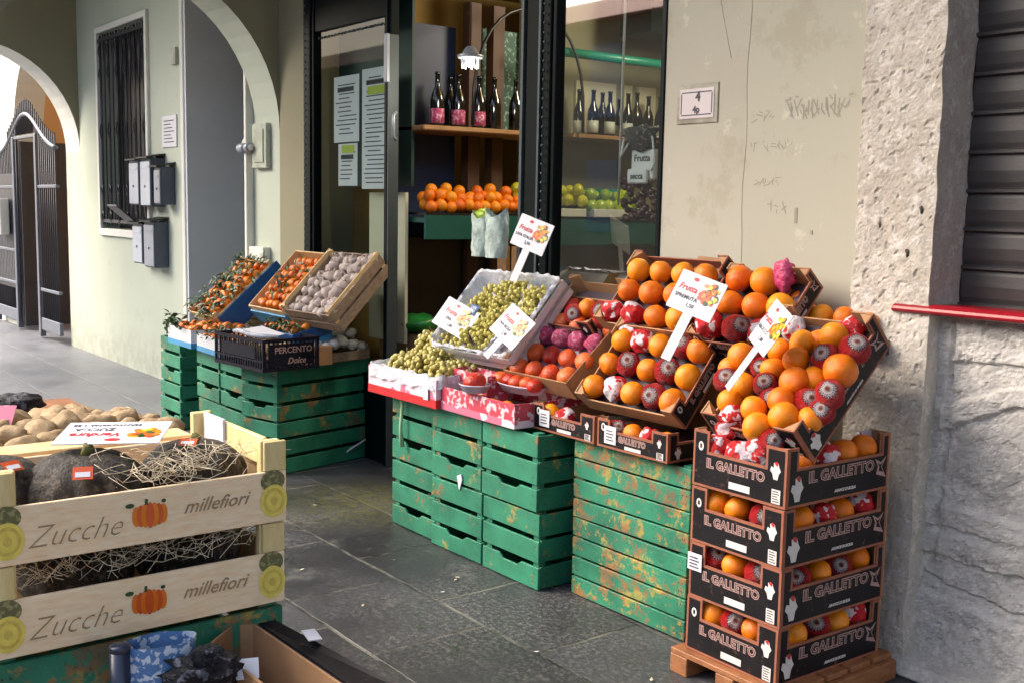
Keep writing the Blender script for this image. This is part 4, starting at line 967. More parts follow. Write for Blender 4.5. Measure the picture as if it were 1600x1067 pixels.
# ================================================================== signs
def sign(p_top,lab,w=.155,h=.12,roll=0,tilt=-15,yaw=20,stick=.13,hand=('ARANCE','1,80'),stick_dir=0):
    e=empty('price_sign',p_top)
    e.rotation_euler=(Matrix.Rotation(R(yaw),4,'Z')@Matrix.Rotation(R(tilt),4,'X')@Matrix.Rotation(R(roll),4,'Y')).to_euler()
    q=MB(); q.box(-w/2,w/2,0,.003,-h/2,h/2); q.build('card',M['paper'],e,bevel=.001)
    if stick: 
        q=MB(); q.box(-.017,.017,.0035,.006,-h/2-stick,-h/2+.03); q.build('stick',M['paper'],e)
    q=MB(); Mf=face_negY(0,-.0006,0)
    disc(q,-.022,h*.36,.010,.006,0,Mf); text_into(q,'Frutta',.027,0,face_negY(-.036,-.0008,h*.10),.0006,shear=.2); 
    q.build('red_print',M['redink'],e)
    q=MB(); text_into(q,hand[0],.017,0,face_negY(-.03,-.0008,-h*.13),.0003); text_into(q,hand[1],.017,0,face_negY(-.005,-.0008,-h*.30),.0003); q.build('handwriting',M['greyink'],e)
    q=MB(); random.seed(9)
    for i in range(46): 
        a=random.uniform(0,6.28); rr=random.random()**.5; disc(q,.038+.030*rr*math.cos(a),.014+.034*rr*math.sin(a),.008,.007,random.choice([0,0,1,1,2,3,3,4]),face_negY(0,-.0006-.00006*i,0),8)
    q.build('fruit_picture',[M['persim'],M['orange'],M['leaf'],M['applesY'],M['redband']],e)
    e.scale=(1.22,1.22,1.22); tag(e,lab,'price sign','fruit price signs')
sign(W(1088,462,Y=3.0),'price sign on a broad stick over the middle tilted box',.165,.125,16,-22,16,.15,('SPREMUTA','1,50'))
sign(W(1203,512,Y=2.92),'price sign standing in the large right tilted box',.135,.135,18,-28,-22,.14,('TAROCCO','2,00'))
sign(W(831,367,Y=3.22),'highest price sign, above the tilted grape crate',.165,.125,17,-14,18,.13,('UVA ITALIA','2,50'))
sign(W(712,497,Y=2.98),'price sign leaning behind the heap of white grapes',.19,.125,20,-30,18,0,('UVA','1,80'))
sign(W(800,510,Y=2.95),'price sign on the lower right edge of the tilted grape crate',.17,.13,26,-34,10,.08,('UVA ROSA','2,90'))

# ================================================================== middle: grapes, persimmons
GRV=None
def grape_bunch(n,rx,ry,rz,seed,mat):
    random.seed(seed); q=MB(); pts=[]
    for i in range(n*8):
        if len(pts)>=n: break
        a=random.uniform(0,2*PI); b=math.acos(random.uniform(-.4,1)); k=random.uniform(.75,1)
        p=Vector((rx*k*math.sin(b)*math.cos(a),ry*k*math.sin(b)*math.sin(a),rz*k*math.cos(b)))
        if all((p-o).length>.013 for o in pts): pts.append(p)
    for p in pts: q.sphere(p,random.uniform(.0095,.0115),10,7,0,sc_=(1,1,1.12))
    q.tube([(0,0,-rz*.2),(rx*.3,0,rz*.9),(rx*.5,.01,rz*1.25)],.0025,5,1)
    return q.mesh('grape_bunch',[mat,M['stem']])
def carton(name,w,d,h,t,mats,label,cat='box',loc=(0,0,0),yaw=0,Mx=None,group=None,lip=None):
    """open printed carton: outside mats[0], inside mats[1], lower band mats[2]"""
    e=empty(name); 
    for nm,(x0,x1,y0,y1) in (('front_panel',(-w/2,w/2,-d/2,-d/2+t)),('back_panel',(-w/2,w/2,d/2-t,d/2)),('side_panel',(w/2-t,w/2,-d/2+t+.0004,d/2-t-.0004)),('side_panel',(-w/2,-w/2+t,-d/2+t+.0004,d/2-t-.0004))):
        q=MB(); q.box(x0,x1,y0,y1,.0,h); q.build(nm,mats[0],e,bevel=.002)
    q=MB(); q.box(-w/2+t,w/2-t,-d/2+t,d/2-t,.002,.01); q.build('bottom',mats[1],e)
    if len(mats)>2:
        q=MB(); q.box(-w/2-.0012,w/2+.0012,-d/2-.0012,-d/2-.0002,.0,h*.3); q.box(w/2+.0002,w/2+.0012,-d/2,d/2,.0,h*.3); q.box(-w/2-.0012,-w/2-.0002,-d/2,d/2,0,h*.3); q.build('printed_band',mats[2],e)
    if Mx is not None: setM(e,Mx)
    else: e.location=loc; e.rotation_euler=(0,0,R(yaw))
    tag(e,label,cat,group); return e
def slat_crate(name,w,d,h,mat,label,loc=(0,0,0),yaw=0,Mx=None,nsl=2,cat='crate',slh=.05,group=None,mat2=None):
    e=empty(name); t=.007; mat2=mat2 or mat
    sh=slh
    zs=[.004+i*((h-.03-sh)/(max(1,nsl-1)) if nsl>1 else 0) for i in range(nsl)]
    for nm,ax,pos,L in (('front_panel','x',-d/2,w),('back_panel','x',d/2-t,w),('side_panel','y',w/2-t,d-2*t-.001),('side_panel','y',-w/2,d-2*t-.001)):
        q=MB()
        for z in zs:
            if ax=='x': q.box(-L/2,L/2,pos,pos+t,z,z+sh)
            else: q.box(pos,pos+t,-L/2,L/2,z,z+sh)
        q.build(nm,mat,e,bevel=.0015)
    for sx in (-1,1):
        for sy in (-1,1):
            q=MB(); q.prism([(sx*(w/2-t-.0005),sy*(d/2-t-.0005)),(sx*(w/2-t-.03),sy*(d/2-t-.0005)),(sx*(w/2-t-.0005),sy*(d/2-t-.03))],'z',0,h); q.build('corner_post',mat2,e)
    q=MB(); q.box(-w/2+t,w/2-t,-d/2+t,d/2-t,.0,.006); q.build('bottom_board',mat,e)
    if Mx is not None: setM(e,Mx)
    else: e.location=loc; e.rotation_euler=(0,0,R(yaw))
    tag(e,label,cat,group); return e
def middle():
    # grape box with film
    carton('grape_box',.60,.50,.135,.006,[M['pinkcard'],M['liner'],M['redband']],'pink and white printed carton with a red band holding the heap of white grapes',loc=(-4.52,3.02,.676),yaw=1)
    q=MB(); q.box(-.02,.02,-.0022,-.0003,.02,.09); o=q.build('price_label',M['paper'],None,(-4.29,2.768,.69)); tag(o,'pale label near the right corner of the grape carton','label')
    def ff(u,v):
        # film ruffle hanging over the rim
        a=2*PI*u; cx,cy=.30*max(-1,min(1,1.35*math.cos(a))),.25*max(-1,min(1,1.35*math.sin(a)))
        k=noise.noise(Vector((u*40,v*3,1)))*.012
        out=[-.02,.0,.006,.012][min(3,int(v*3.99))]
        z=[.105,.150,.150,.085][min(3,int(v*3.99))]
        return (cx*(1+out*3)+k,cy*(1+out*3)+k,z+k*1.6)
    q=MB(); q.grid(ff,110,3); o=q.build('film_liner',M['filmw'],None,(-4.52,3.02,.676)); o.rotation_euler=(0,0,R(1)); tag(o,'crinkled milky plastic film folded over the rim of the grape carton','plastic film')
    random.seed(31); prot=[grape_bunch(58,.085,.06,.055,s,M['grape']) for s in (1,2,3)]
    i=0
    for (x,y,z) in [(-4.74,2.86,.77),(-4.60,2.85,.775),(-4.46,2.85,.775),(-4.32,2.86,.765),(-4.70,2.98,.80),(-4.56,2.97,.83),(-4.42,2.97,.825),(-4.30,2.99,.79),(-4.67,3.1,.83),(-4.53,3.10,.865),(-4.39,3.10,.85),(-4.62,3.2,.82),(-4.47,3.21,.84),(-4.60,3.02,.885),(-4.48,3.04,.895),(-4.36,3.05,.875),(-4.70,3.06,.86),(-4.54,3.14,.905)]:
        o=new('grape_bunch',prot[i%3]); i+=1; o.location=(-4.51+(x+4.51)*.86,3.035+(y-3.035)*.80,z+.03); o.rotation_euler=(random.uniform(-.3,.3),random.uniform(-.3,.3),random.uniform(0,6)); o.scale=(1.25,1.25,1.25)
        tag(o,'bunch of dull yellow green grapes in the heap on the pink carton','grapes','grape bunches in the pink carton')
    # tilted grape crate
    Mx=frameM((-3.90,3.02,.865),(.30,-.235,0),48,2,0)
    slat_crate('grape_crate',.60,.47,.12,M['cratewhite'],'tilted white washed wooden crate with grape punnets behind the heap',Mx=Mx,nsl=2,slh=.058,mat2=M['pine'])
    q=MB(); q.box(-.293,.293,-.225,.225,.012,.03); o=q.build('crate_liner',M['liner']); setM(o,Mx); tag(o,'pale sheet lining the tilted grape crate','liner')
    def fg(u,v,cx=0):
        a=2*PI*u; cx,cy=.30*max(-1,min(1,1.35*math.cos(a))),.235*max(-1,min(1,1.35*math.sin(a)))
        k=noise.noise(Vector((u*60,v*3,5)))*.012; out=[-.16,-.05,-.02,.01][min(3,int(v*3.99))]; z=[.04,.11,.128,.112][min(3,int(v*3.99))]
        return (cx*(1+out)+k,cy*(1+out)+k,z+k)
    q=MB(); q.grid(fg,110,3); o=q.build('film_liner',M['filmw']); setM(o,Mx); tag(o,'crinkled plastic film lining the edges of the tilted grape crate','plastic film')
    q=MB(); 
    def fd(u,v): return (.115+.02*math.sin(v*3)+.03*(u-.5)+noise.noise(Vector((u*9,v*14,3)))*.012,-.21+.42*v,.05+.06*math.sin(PI*u)+noise.noise(Vector((u*8,v*14,9)))*.01)
    q.grid(fd,6,30); o=q.build('film_divider',M['filmw']); setM(o,Mx); tag(o,'folded plastic divider between the two grape rows','plastic film')
    random.seed(8); prot=[grape_bunch(44,.07,.055,.045,s,M['grape2']) for s in (5,6)]
    for i,(x,y) in enumerate([(-.12,.10),(-.02,.14),(-.16,.02),(.0,.04),(-.05,-.06),(-.08,-.15),(.03,-.12),(.20,.12),(.20,.03),(.19,-.07),(.08,.14),(.04,-.03),(-.10,-.04)]):
        o=new('grape_bunch',prot[i%2]); p=Mx@Vector((x,y,.075)); o.location=p; o.scale=(1.15,1.15,1.3); o.rotation_euler=(R(50),random.uniform(-.3,.3),random.uniform(-.5,.5))
        tag(o,('bunch of yellow grapes in the wide left row of the tilted crate' if x<.12 else 'bunch of green grapes in the narrow right row of the tilted crate'),'grapes','grapes in the tilted crate')
    r=empty('blue_tag'); q=MB(); q.box(-.036,.036,-.028,.028,0,.002); q.build('card',M['blued'],r)
    q=MB(); text_into(q,'UVA',.022,0,Matrix.Translation((0,.010,.0028)),.0005); text_into(q,'ITALIA',.014,0,Matrix.Translation((0,-.012,.0028)),.0004); q.build('lettering',M['paper'],r)
    setM(r,Mx@Matrix.Translation((-.10,-.03,.145))@Matrix.Rotation(R(-8),4,'Z')); tag(r,'small blue tag lying on the grapes in the tilted crate','tag')
    # red printed box with persimmon trays
    carton('citrus_carton',.575,.40,.105,.006,[M['redcard'],M['liner'],M['pinkcard']],'red and pink printed carton under the oval persimmon trays',loc=(-3.935,3.0,.676),yaw=-.5)
    carton('citrus_carton',.30,.12,.15,.006,[M['redcard'],M['liner']],'small red carton end standing between the grapes and persimmons',loc=(-4.12,2.96,.70),yaw=-4)
    for (x,y) in ((-4.08,2.86),(-3.98,2.86),(-3.88,2.86),(-3.80,2.87)): put(random.choice('oow'),Vector((x,y,.735)),.038,'the red carton under the trays')
    def tray(px,py,Z,w,d,lab):
        p=W(px,py,Z=Z); q=MB()
        def ft(u,v):
            a=2*PI*u; rr=[.0,.70,.80,1.0,1.05,1.0][min(5,int(v*5.99))]; z=[.004,.0,.002,.032,.034,.038][min(5,int(v*5.99))]
            return (w/2*rr*math.cos(a),d/2*rr*math.sin(a),z)
        q.grid(ft,40,5); o=q.build('oval_tray',M['liner'],None,p,solid=.002); tag(o,lab,'tray'); return p
    p=tray(742,612,.79,.15,.13,'small white oval tray with one dark red persimmon')
    fruit(TOM,p+Vector((0,.0,.045)),.052,'persimmon','dark red persimmon alone in the small oval tray','persimmon',None,axis=(0,-.2,1))
    p=tray(815,612,.79,.30,.15,'large white oval tray holding a row of persimmons')
    for i,k in enumerate('ptppt'):
        fruit(PER if k=='p' else TOM,p+Vector((-.13+.062*i,-.02+.01*(i%2),.045)),.040,'persimmon','persimmon in the large oval tray','persimmon','persimmons in the large oval tray',axis=(0,-.2,1))
    for i in range(4): fruit(TOM if i%2 else PER,p+Vector((-.12+.072*i,.055,.075)),.040,'persimmon','persimmon in the second row of the large oval tray','persimmon','persimmons in the large oval tray, back row',axis=(0,-.2,1))
    # tilted persimmon box
    Mp=frameM((-3.52,3.03,.80),(.22,-.25,0),40,0,0)
    carton('persimmon_box',.44,.50,.10,.006,[M['kraft'],M['liner']],'tilted kraft box of persimmons and pink wrapped fruit beside the grape crate',Mx=Mp)
    q=MB(); q.box(-.21,.21,-.24,.24,.012,.03); o=q.build('paper_liner',M['liner']); setM(o,Mp); tag(o,'pale liner in the tilted persimmon box','liner')
    rows=['ffff','fFff','pppp','PfFf','Fooo']
    for j,row in enumerate(rows):
        for i,ch in enumerate(row):
            pos=Mp@Vector((-.17+.112*i+(.02 if j%2 else 0),-.20+.10*j,.075+random.uniform(0,.01)))
            if ch in 'fP': fruit(PER,pos,.045,'persimmon','orange persimmon in the tilted kraft box','persimmon','persimmons in the tilted kraft box',axis=(0,-.7,.7))
            elif ch=='F': fruit(TOM,pos,.045,'persimmon','red persimmon in the tilted kraft box','persimmon','red persimmons in the tilted kraft box',axis=(0,-.7,.7))
            elif ch=='p': put('p',pos,.044,'the tilted kraft box')
            else: put('o',pos,.044,'the tilted kraft box')
middle()

# ================================================================== LEFT STAND
def leaf_mesh(n,w,d,h,seed,flat=.5,ls=.055):
    random.seed(seed); q=MB()
    for i in range(n):
        p=Vector((random.uniform(-w,w),random.uniform(-d,d),random.uniform(0,h))); a=random.uniform(0,6.28); el=random.uniform(-.6,.9)
        dr=Vector((math.cos(a)*math.cos(el),math.sin(a)*math.cos(el),math.sin(el))); sd_=dr.cross(Vector((0,0,1))).normalized(); up=sd_.cross(dr); L=ls*random.uniform(.7,1.2); wd=L*.22
        vs=[p,p+dr*L*.3+sd_*wd+up*.004,p+dr*L*.7+sd_*wd*.8,p+dr*L-up*.008,p+dr*L*.7-sd_*wd*.8,p+dr*L*.3-sd_*wd+up*.004,p+dr*L*.5-up*.003]
        q.add(vs,[(0,1,6),(1,2,6),(2,3,6),(3,4,6),(4,5,6),(5,0,6)],0,False)
    return q
def mandarins(Mx,w,d,z,nx,ny,r,where,leaves=60,lw=1.0,seed=1,jit=.25):
    random.seed(seed)
    for j in range(ny):
        for i in range(nx):
            p=Mx@Vector((-w/2+w*(i+.5+(.25 if j%2 else -.1))/nx+random.uniform(-jit,jit)*r,-d/2+d*(j+.5)/ny+random.uniform(-jit,jit)*r,z+r+random.uniform(-.2,.5)*r))
            fruit(MAN,p,r*random.uniform(.9,1.1),'mandarin','mandarin among the leaves in '+where,'mandarin','mandarins in '+where,axis=(random.uniform(-1,1),random.uniform(-1,1),1))
    if leaves:
        q=leaf_mesh(leaves,w/2*lw,d/2*lw,r*2.2,seed*3+1); q.v=[tuple(Mx@(Vector(v)+Vector((0,0,z+r*.7)))) for v in q.v]
        tag(q.build('mandarin_leaves',M['leaf']),'loose green leaves among the mandarins in '+where,'leaves',kind='stuff')
def left_stand():
    random.seed(77)
    gc=green_crate(.385,.60,.318); 
    specs=[(-7.72,3.12,0,'far left'),(-6.87,3.06,0,'second'),(-6.49,3.06,0,'third')]
    first=True
    for (x,y,yw,nm) in specs:
        for k in range(2):
            o=gc if first else copy_tree(gc); first=False
            o.location=(x+random.uniform(-.01,.01),y+random.uniform(-.01,.01),k*.32); o.rotation_euler=(0,0,R(yw+random.uniform(-1.2,1.2)))
            tag(o,f'green slatted crate, {"bottom" if k==0 else "top"} of the {nm} stack of the mandarin stand','crate','green crates of the mandarin stand')
    g2=green_crate(.33,.76,.318,3)
    for k in range(2):
        o=g2 if k==0 else copy_tree(g2); Mx=frameM((-5.945-.05*(k==1)*0+.0,2.80-.0*k,.0+k*.32),(.165,-.38,0),0,13+1.5*k,0); setM(o,Mx)
        tag(o,('bottom' if k==0 else 'top')+' long green crate with the wide dark slots facing the camera','crate','long green crates of the mandarin stand')
    zt=.642
    # M1 flat carton at the far left
    Mx=frameM((-7.42,2.72,zt),(.30,-.20,0),0,0,0)
    carton('mandarin_box',.60,.40,.12,.007,[M['cratewhite'],M['kraft'],M['blue']],'white and blue carton of leafy mandarins at the far left of the stand',Mx=frameM((-7.02,2.70,zt),(.21,-.22,0),0,0,0)@Matrix.Diagonal((.70,1.1,1,1)))
    Mq=Matrix.Translation((-7.24,2.92,zt)); mandarins(Mq,.40,.40,.07,5,4,.037,'the far left carton',130,1.3,2)
    q=leaf_mesh(26,.05,.03,.12,5,ls=.07); o=q.build('mandarin_sprig',M['leaf'],None,(-7.46,2.74,.72)); tag(o,'leafy sprig drooping over the left end of the far left carton','leaves',kind='stuff')
    # M2 second flat carton
    carton('mandarin_box',.46,.40,.11,.007,[M['cratewhite'],M['kraft'],M['blue']],'white and blue carton of small mandarins between the first one and the black crate',Mx=frameM((-6.50,2.70,zt),(.23,-.20,0),0,-2,0))
    mandarins(Matrix.Translation((-6.73,2.90,zt)),.42,.36,.06,6,5,.026,'the second flat carton',130,1.15,3)
    # M3 tilted crate
    Mx=frameM((-7.18,3.00,.78),(.27,-.26,0),42,-2,0)
    slat_crate('mandarin_crate',.54,.56,.10,M['pine'],'tilted wooden crate heaped with leafy mandarins, left of the stand',Mx=Mx,nsl=2,slh=.045)
    mandarins(Mx,.46,.52,.03,6,7,.036,'the left tilted crate',420,1.12,4)
    q=MB(); q.box(.272,.285,-.27,.30,-.10,.065); o=q.build('blue_carton_side',M['blued']); setM(o,Mx); tag(o,'blue printed carton side under the left tilted crate','carton')
    # M4 tilted blue box
    Mx=frameM((-6.36,3.10,.86),(.25,-.25,0),46,0,0)
    carton('mandarin_box',.50,.50,.10,.008,[M['pine'],M['kraft'],M['blue']],'tilted pine edged box of bright mandarins, blue sided, in the centre of the stand',Mx=Mx)
    q=MB(); q.box(-.262,-.2515,-.25,.25,-.01,.085); q.box(-.262,.25,-.262,-.2515,-.05,.06); q.box(.2515,.2575,-.25,.25,.0,.07); o=q.build('blue_sleeve',M['blue']); setM(o,Mx); tag(o,'blue card sleeve round the central mandarin box','carton')
    mandarins(Mx,.42,.43,.03,7,7,.031,'the central tilted box',60,.7,6)
    # support pile behind
    q=MB(); q.box(-7.8,-6.45,3.30,3.46,.645,.92); o=q.build('support_box',M['kraft'],bevel=.004); tag(o,'kraft carton pile propping up the tilted mandarin boxes','box')
    # W2 tilted wooden crate with pale bulbs
    Mx=frameM((-5.74,3.12,.84),(.26,-.27,0),44,6,0)
    slat_crate('bulb_crate',.50,.50,.17,M['oldpine'],'tilted weathered wooden crate of pale bulbs, right end of the stand',Mx=Mx,nsl=2,slh=.062,mat2=M['pine'])
    q=MB(); q.box(-.26,-.2505,-.25,.25,.0,.17); q.box(.2505,.258,-.25,.25,.155,.175); q.build('top_strip',M['pine']); o=bpy.data.objects['top_strip']; setM(o,Mx); tag(o,'pale pine edge strips along the bulb crate','wood strip')
    random.seed(12); gm=[]
    for s in range(3):
        q=MB(); q.sphere((0,0,0),1,14,10,0,.25,2,sc_=(1,1,.85),seed=s); q.lathe([(.35,.7),(.15,1.1),(.12,1.5)],8); gm.append(q.mesh('bulb',M['garlic']))
    for j in range(7):
        for i in range(7):
            o=new('garlic_bulb',random.choice(gm)); o.location=Mx@Vector((-.20+.068*i+random.uniform(-.012,.012),-.21+.07*j+random.uniform(-.012,.012),.115+random.uniform(-.02,.025))); o.scale=[random.uniform(.032,.042)]*3; o.rotation_euler=(random.uniform(-1,1),random.uniform(-1,1),random.uniform(0,6))
            tag(o,'pale mauve garlic bulb in the tilted weathered crate','garlic','bulbs in the tilted weathered crate')
    # M5 leafy middle box
    carton('mandarin_box',.52,.26,.10,.007,[M['blued'],M['kraft'],M['blue']],'low blue box full of leaves behind the black crate',Mx=frameM((-6.06,2.98,zt+.08),(.26,-.13,0),14,0,0))
    mandarins(frameM((-6.06,2.98,zt+.08),(.26,-.13,0),14,0,0),.46,.22,.07,7,3,.026,'the low leafy box',170,1.05,8)
    q=MB(); q.prism([(-.17,-.05),(.14,-.06),(.17,.03),(-.10,.05)],'z',0,.003); o=q.build('paper_sheet',M['paper'],None,(-6.24,2.86,zt+.185)); o.rotation_euler=(R(14),R(4),R(8)); tag(o,'white paper sheet lying between the black crate and the leafy box','paper')
    # black plastic crate
    K=empty('black_plastic_crate'); w,d,h=.56,.38,.185
    def lattice(L):
        q=MB(); q.box(-L/2,L/2,0,.008,0,.02); q.box(-L/2,L/2,0,.008,h-.02,h)
        n=int(L/.028)
        for i in range(n+1): x=-L/2+.006+(L-.012)*i/n; q.box(x-.005,x+.005,.001,.007,.02,h-.02)
        q.box(-L/2,L/2,.0005,.0075,.055,.065); 
        if L>.5: q.box(-L*.33,L*.33,0,.008,.07,h-.045)
        return q
    for nm,L,Mt in (('front_panel',w,Matrix.Translation((0,-d/2,0))),('back_panel',w,Matrix.Translation((0,d/2-.008,0))),('side_panel',d-.017,Matrix.Translation((w/2,0,0))@Matrix.Rotation(R(90),4,'Z')),('side_panel',d-.017,Matrix.Translation((-w/2+.008,0,0))@Matrix.Rotation(R(90),4,'Z'))):
        q=lattice(L); q.v=[tuple(Mt@Vector(v)) for v in q.v]; q.build(nm,M['cardblack2'],K)
    q=MB(); q.box(w/2+.0005,w/2+.005,-.15,.15,.03,h-.03); q.build('side_plate',M['cardblack2'],K)
    q=MB(); q.box(-w/2+.01,w/2-.01,-d/2+.01,d/2-.01,0,.008); q.build('bottom',M['cardblack2'],K)
    q=MB(); text_into(q,'PERCENTO',.050,0,face_posX(w/2+.0058,.01,.118),.001); text_into(q,'Dolce',.050,0,face_posX(w/2+.0058,.03,.055),.0012,shear=.3)
    q.build('lettering',M['cardink'],K)
    setM(K,frameM((-5.83,2.66,.615+.028),(w/2,-d/2,0),0,6,0)); tag(K,'black lattice plastic crate with pale lettering on the front corner of the stand','crate')
    random.seed(2)
    KM=K.matrix_basis.copy()
    Kb=frameM((-5.83,2.66,.643),(w/2,-d/2,0),0,6,0)
    for i in range(22):
        q=MB(); q.sphere((0,0,0),random.uniform(.024,.034),12,8,0,.3,2,sc_=(1,1,.9),seed=i); o=q.build('potato',M['potato'],None,Kb@Vector((random.uniform(-.24,.2),random.uniform(-.15,.15),.10+random.uniform(0,.02)))); tag(o,'small brown tuber in the black plastic crate','tuber','tubers in the black plastic crate')
    q=MB(); q.tube([(-.2,-.1,.19),(-.1,-.12,.2),(.0,-.12,.19),(.1,-.10,.185),(.2,-.04,.19)],[.012,.016,.014,.016,.008],8); o=q.build('plastic_twist',M['filmw']); setM(o,Kb); tag(o,'twisted clear plastic wrap on the rim of the black crate','plastic film')
    # low crate with white mushrooms
    Mx=frameM((-6.02,3.10,zt+.0),(.21,-.0,0),0,14,0)
    Mw=frameM((-5.945,3.03,zt),(.24,-.25,0),0,15,0)
    slat_crate('mushroom_crate',.48,.46,.10,M['oldpine'],'low weathered crate of white mushrooms behind the black crate',Mx=Mw,nsl=1,slh=.055)
    random.seed(15); mm=[]
    for s in range(2):
        q=MB(); q.sphere((0,0,0),1,14,9,0,.12,2,sc_=(1,1,.72),seed=s); q.lathe([(.35,-.9),(.35,-.3)],10); mm.append(q.mesh('mushroom',mk('white_mushroom',(214,208,204),.5,.08,9)))
    for j in range(6):
        for i in range(7):
            o=new('mushroom',random.choice(mm)); o.location=Mw@Vector((-.20+.066*i+random.uniform(-.01,.01),-.19+.074*j+random.uniform(-.01,.01),.085+random.uniform(-.01,.02)+.02*math.sin(j*.6))); o.scale=[random.uniform(.034,.042)]*3; o.rotation_euler=(random.uniform(-.5,.5),random.uniform(-.5,.5),0)
            tag(o,'white mushroom in the low weathered crate','mushroom','mushrooms in the low crate')
    for (px,py) in ((448,520),(458,516),(468,512),(479,510),(490,508),(502,508),(512,512),(455,524),(467,521),(479,519),(491,517),(503,518),(514,521),(526,520),(537,518),(548,520)):
        o=new('mushroom',random.choice(mm)); o.location=W(px,py,Z=.80); o.scale=[random.uniform(.032,.04)]*3; o.rotation_euler=(random.uniform(-.5,.5),random.uniform(-.5,.5),0); tag(o,'white mushroom piled behind the black plastic crate','mushroom','mushrooms behind the black crate')
    q=MB(); q.box(-.20,.20,-.08,.10,0,.11); o=q.build('mushroom_punnet',M['kraft'],None,(-6.12,3.02,.643)); o.rotation_euler=(0,0,R(14)); tag(o,'kraft carton under the mushrooms behind the black crate','carton')
    q=MB(); a_=W(518,720,Z=.01); b_=W(571,686,X=-6.06); b_=a_+(b_-a_); q.tube([a_,a_.lerp(b_,.5),b_],.007,6); o=q.build('white_stick',M['paper']); tag(o,'thin white stick lying on the paving beside the green crates','stick')
left_stand()

# ================================================================== SHOP FRUIT BINS
def shop_fruit():
    random.seed(41)
    q=MB(); q.box(-6.08,-5.70,3.67,4.55,1.545,1.56); o=q.build('fruit_tray',M['black']); tag(o,'black tray under the oranges inside the shop','tray')
    i=0
    for lay,(n,z) in enumerate(((12,1.60),(11,1.655),(7,1.70))):
        for k in range(n):
            for dxx in ((0,-.085) if lay<2 else (-.05,)):
                y=3.70+.82*(k+.5)/n+random.uniform(-.012,.012)+(0.03 if lay==2 else 0)
                fruit(ORG,(-5.74+dxx-.03*lay+random.uniform(-.01,.01),y,z+random.uniform(-.008,.014)-.03*max(0,(y-4.25)*3)*(lay>0)),.039,'orange','orange in the bin inside the shop doorway','orange','oranges in the shop bin')
    q=MB(); q.box(-6.08,-5.70,4.57,4.95,1.545,1.60); o=q.build('fruit_tray',M['white'],bevel=.004); tag(o,'white tray of yellow apples behind the middle post','tray')
    for lay,(n,z) in enumerate(((5,1.64),(4,1.70))):
        for k in range(n):
            for dxx in (0,-.09): fruit(APY,(-5.75+dxx-.03*lay,4.40+.62*(k+.5)/n+random.uniform(-.01,.01),z+random.uniform(-.01,.01)+.02),.042,'apple','yellow apple in the white tray inside the shop','apple','yellow apples in the shop')
    q=MB(); q.box(-6.1,-5.68,5.0,5.55,1.545,1.60); o=q.build('fruit_tray',M['white'],bevel=.004); tag(o,'white tray of green apples behind the right pane','tray')
    for lay,(n,z) in enumerate(((6,1.625),(4,1.69))):
        for k in range(n):
            for dxx in (0,-.09): fruit(APG,(-5.74+dxx-.03*lay,4.98+.50*(k+.5)/n+random.uniform(-.01,.01),z+random.uniform(-.01,.01)),.044,'apple','green apple in the white tray behind the right pane','apple','green apples in the shop')
    q=MB(); q.box(-5.95,-5.72,4.95,5.3,1.64,1.74); o=q.build('paper_box',M['tealp'],bevel=.004); o.location=(-.15,.1,0); tag(o,'small pale teal box behind the green apples','box')
shop_fruit()

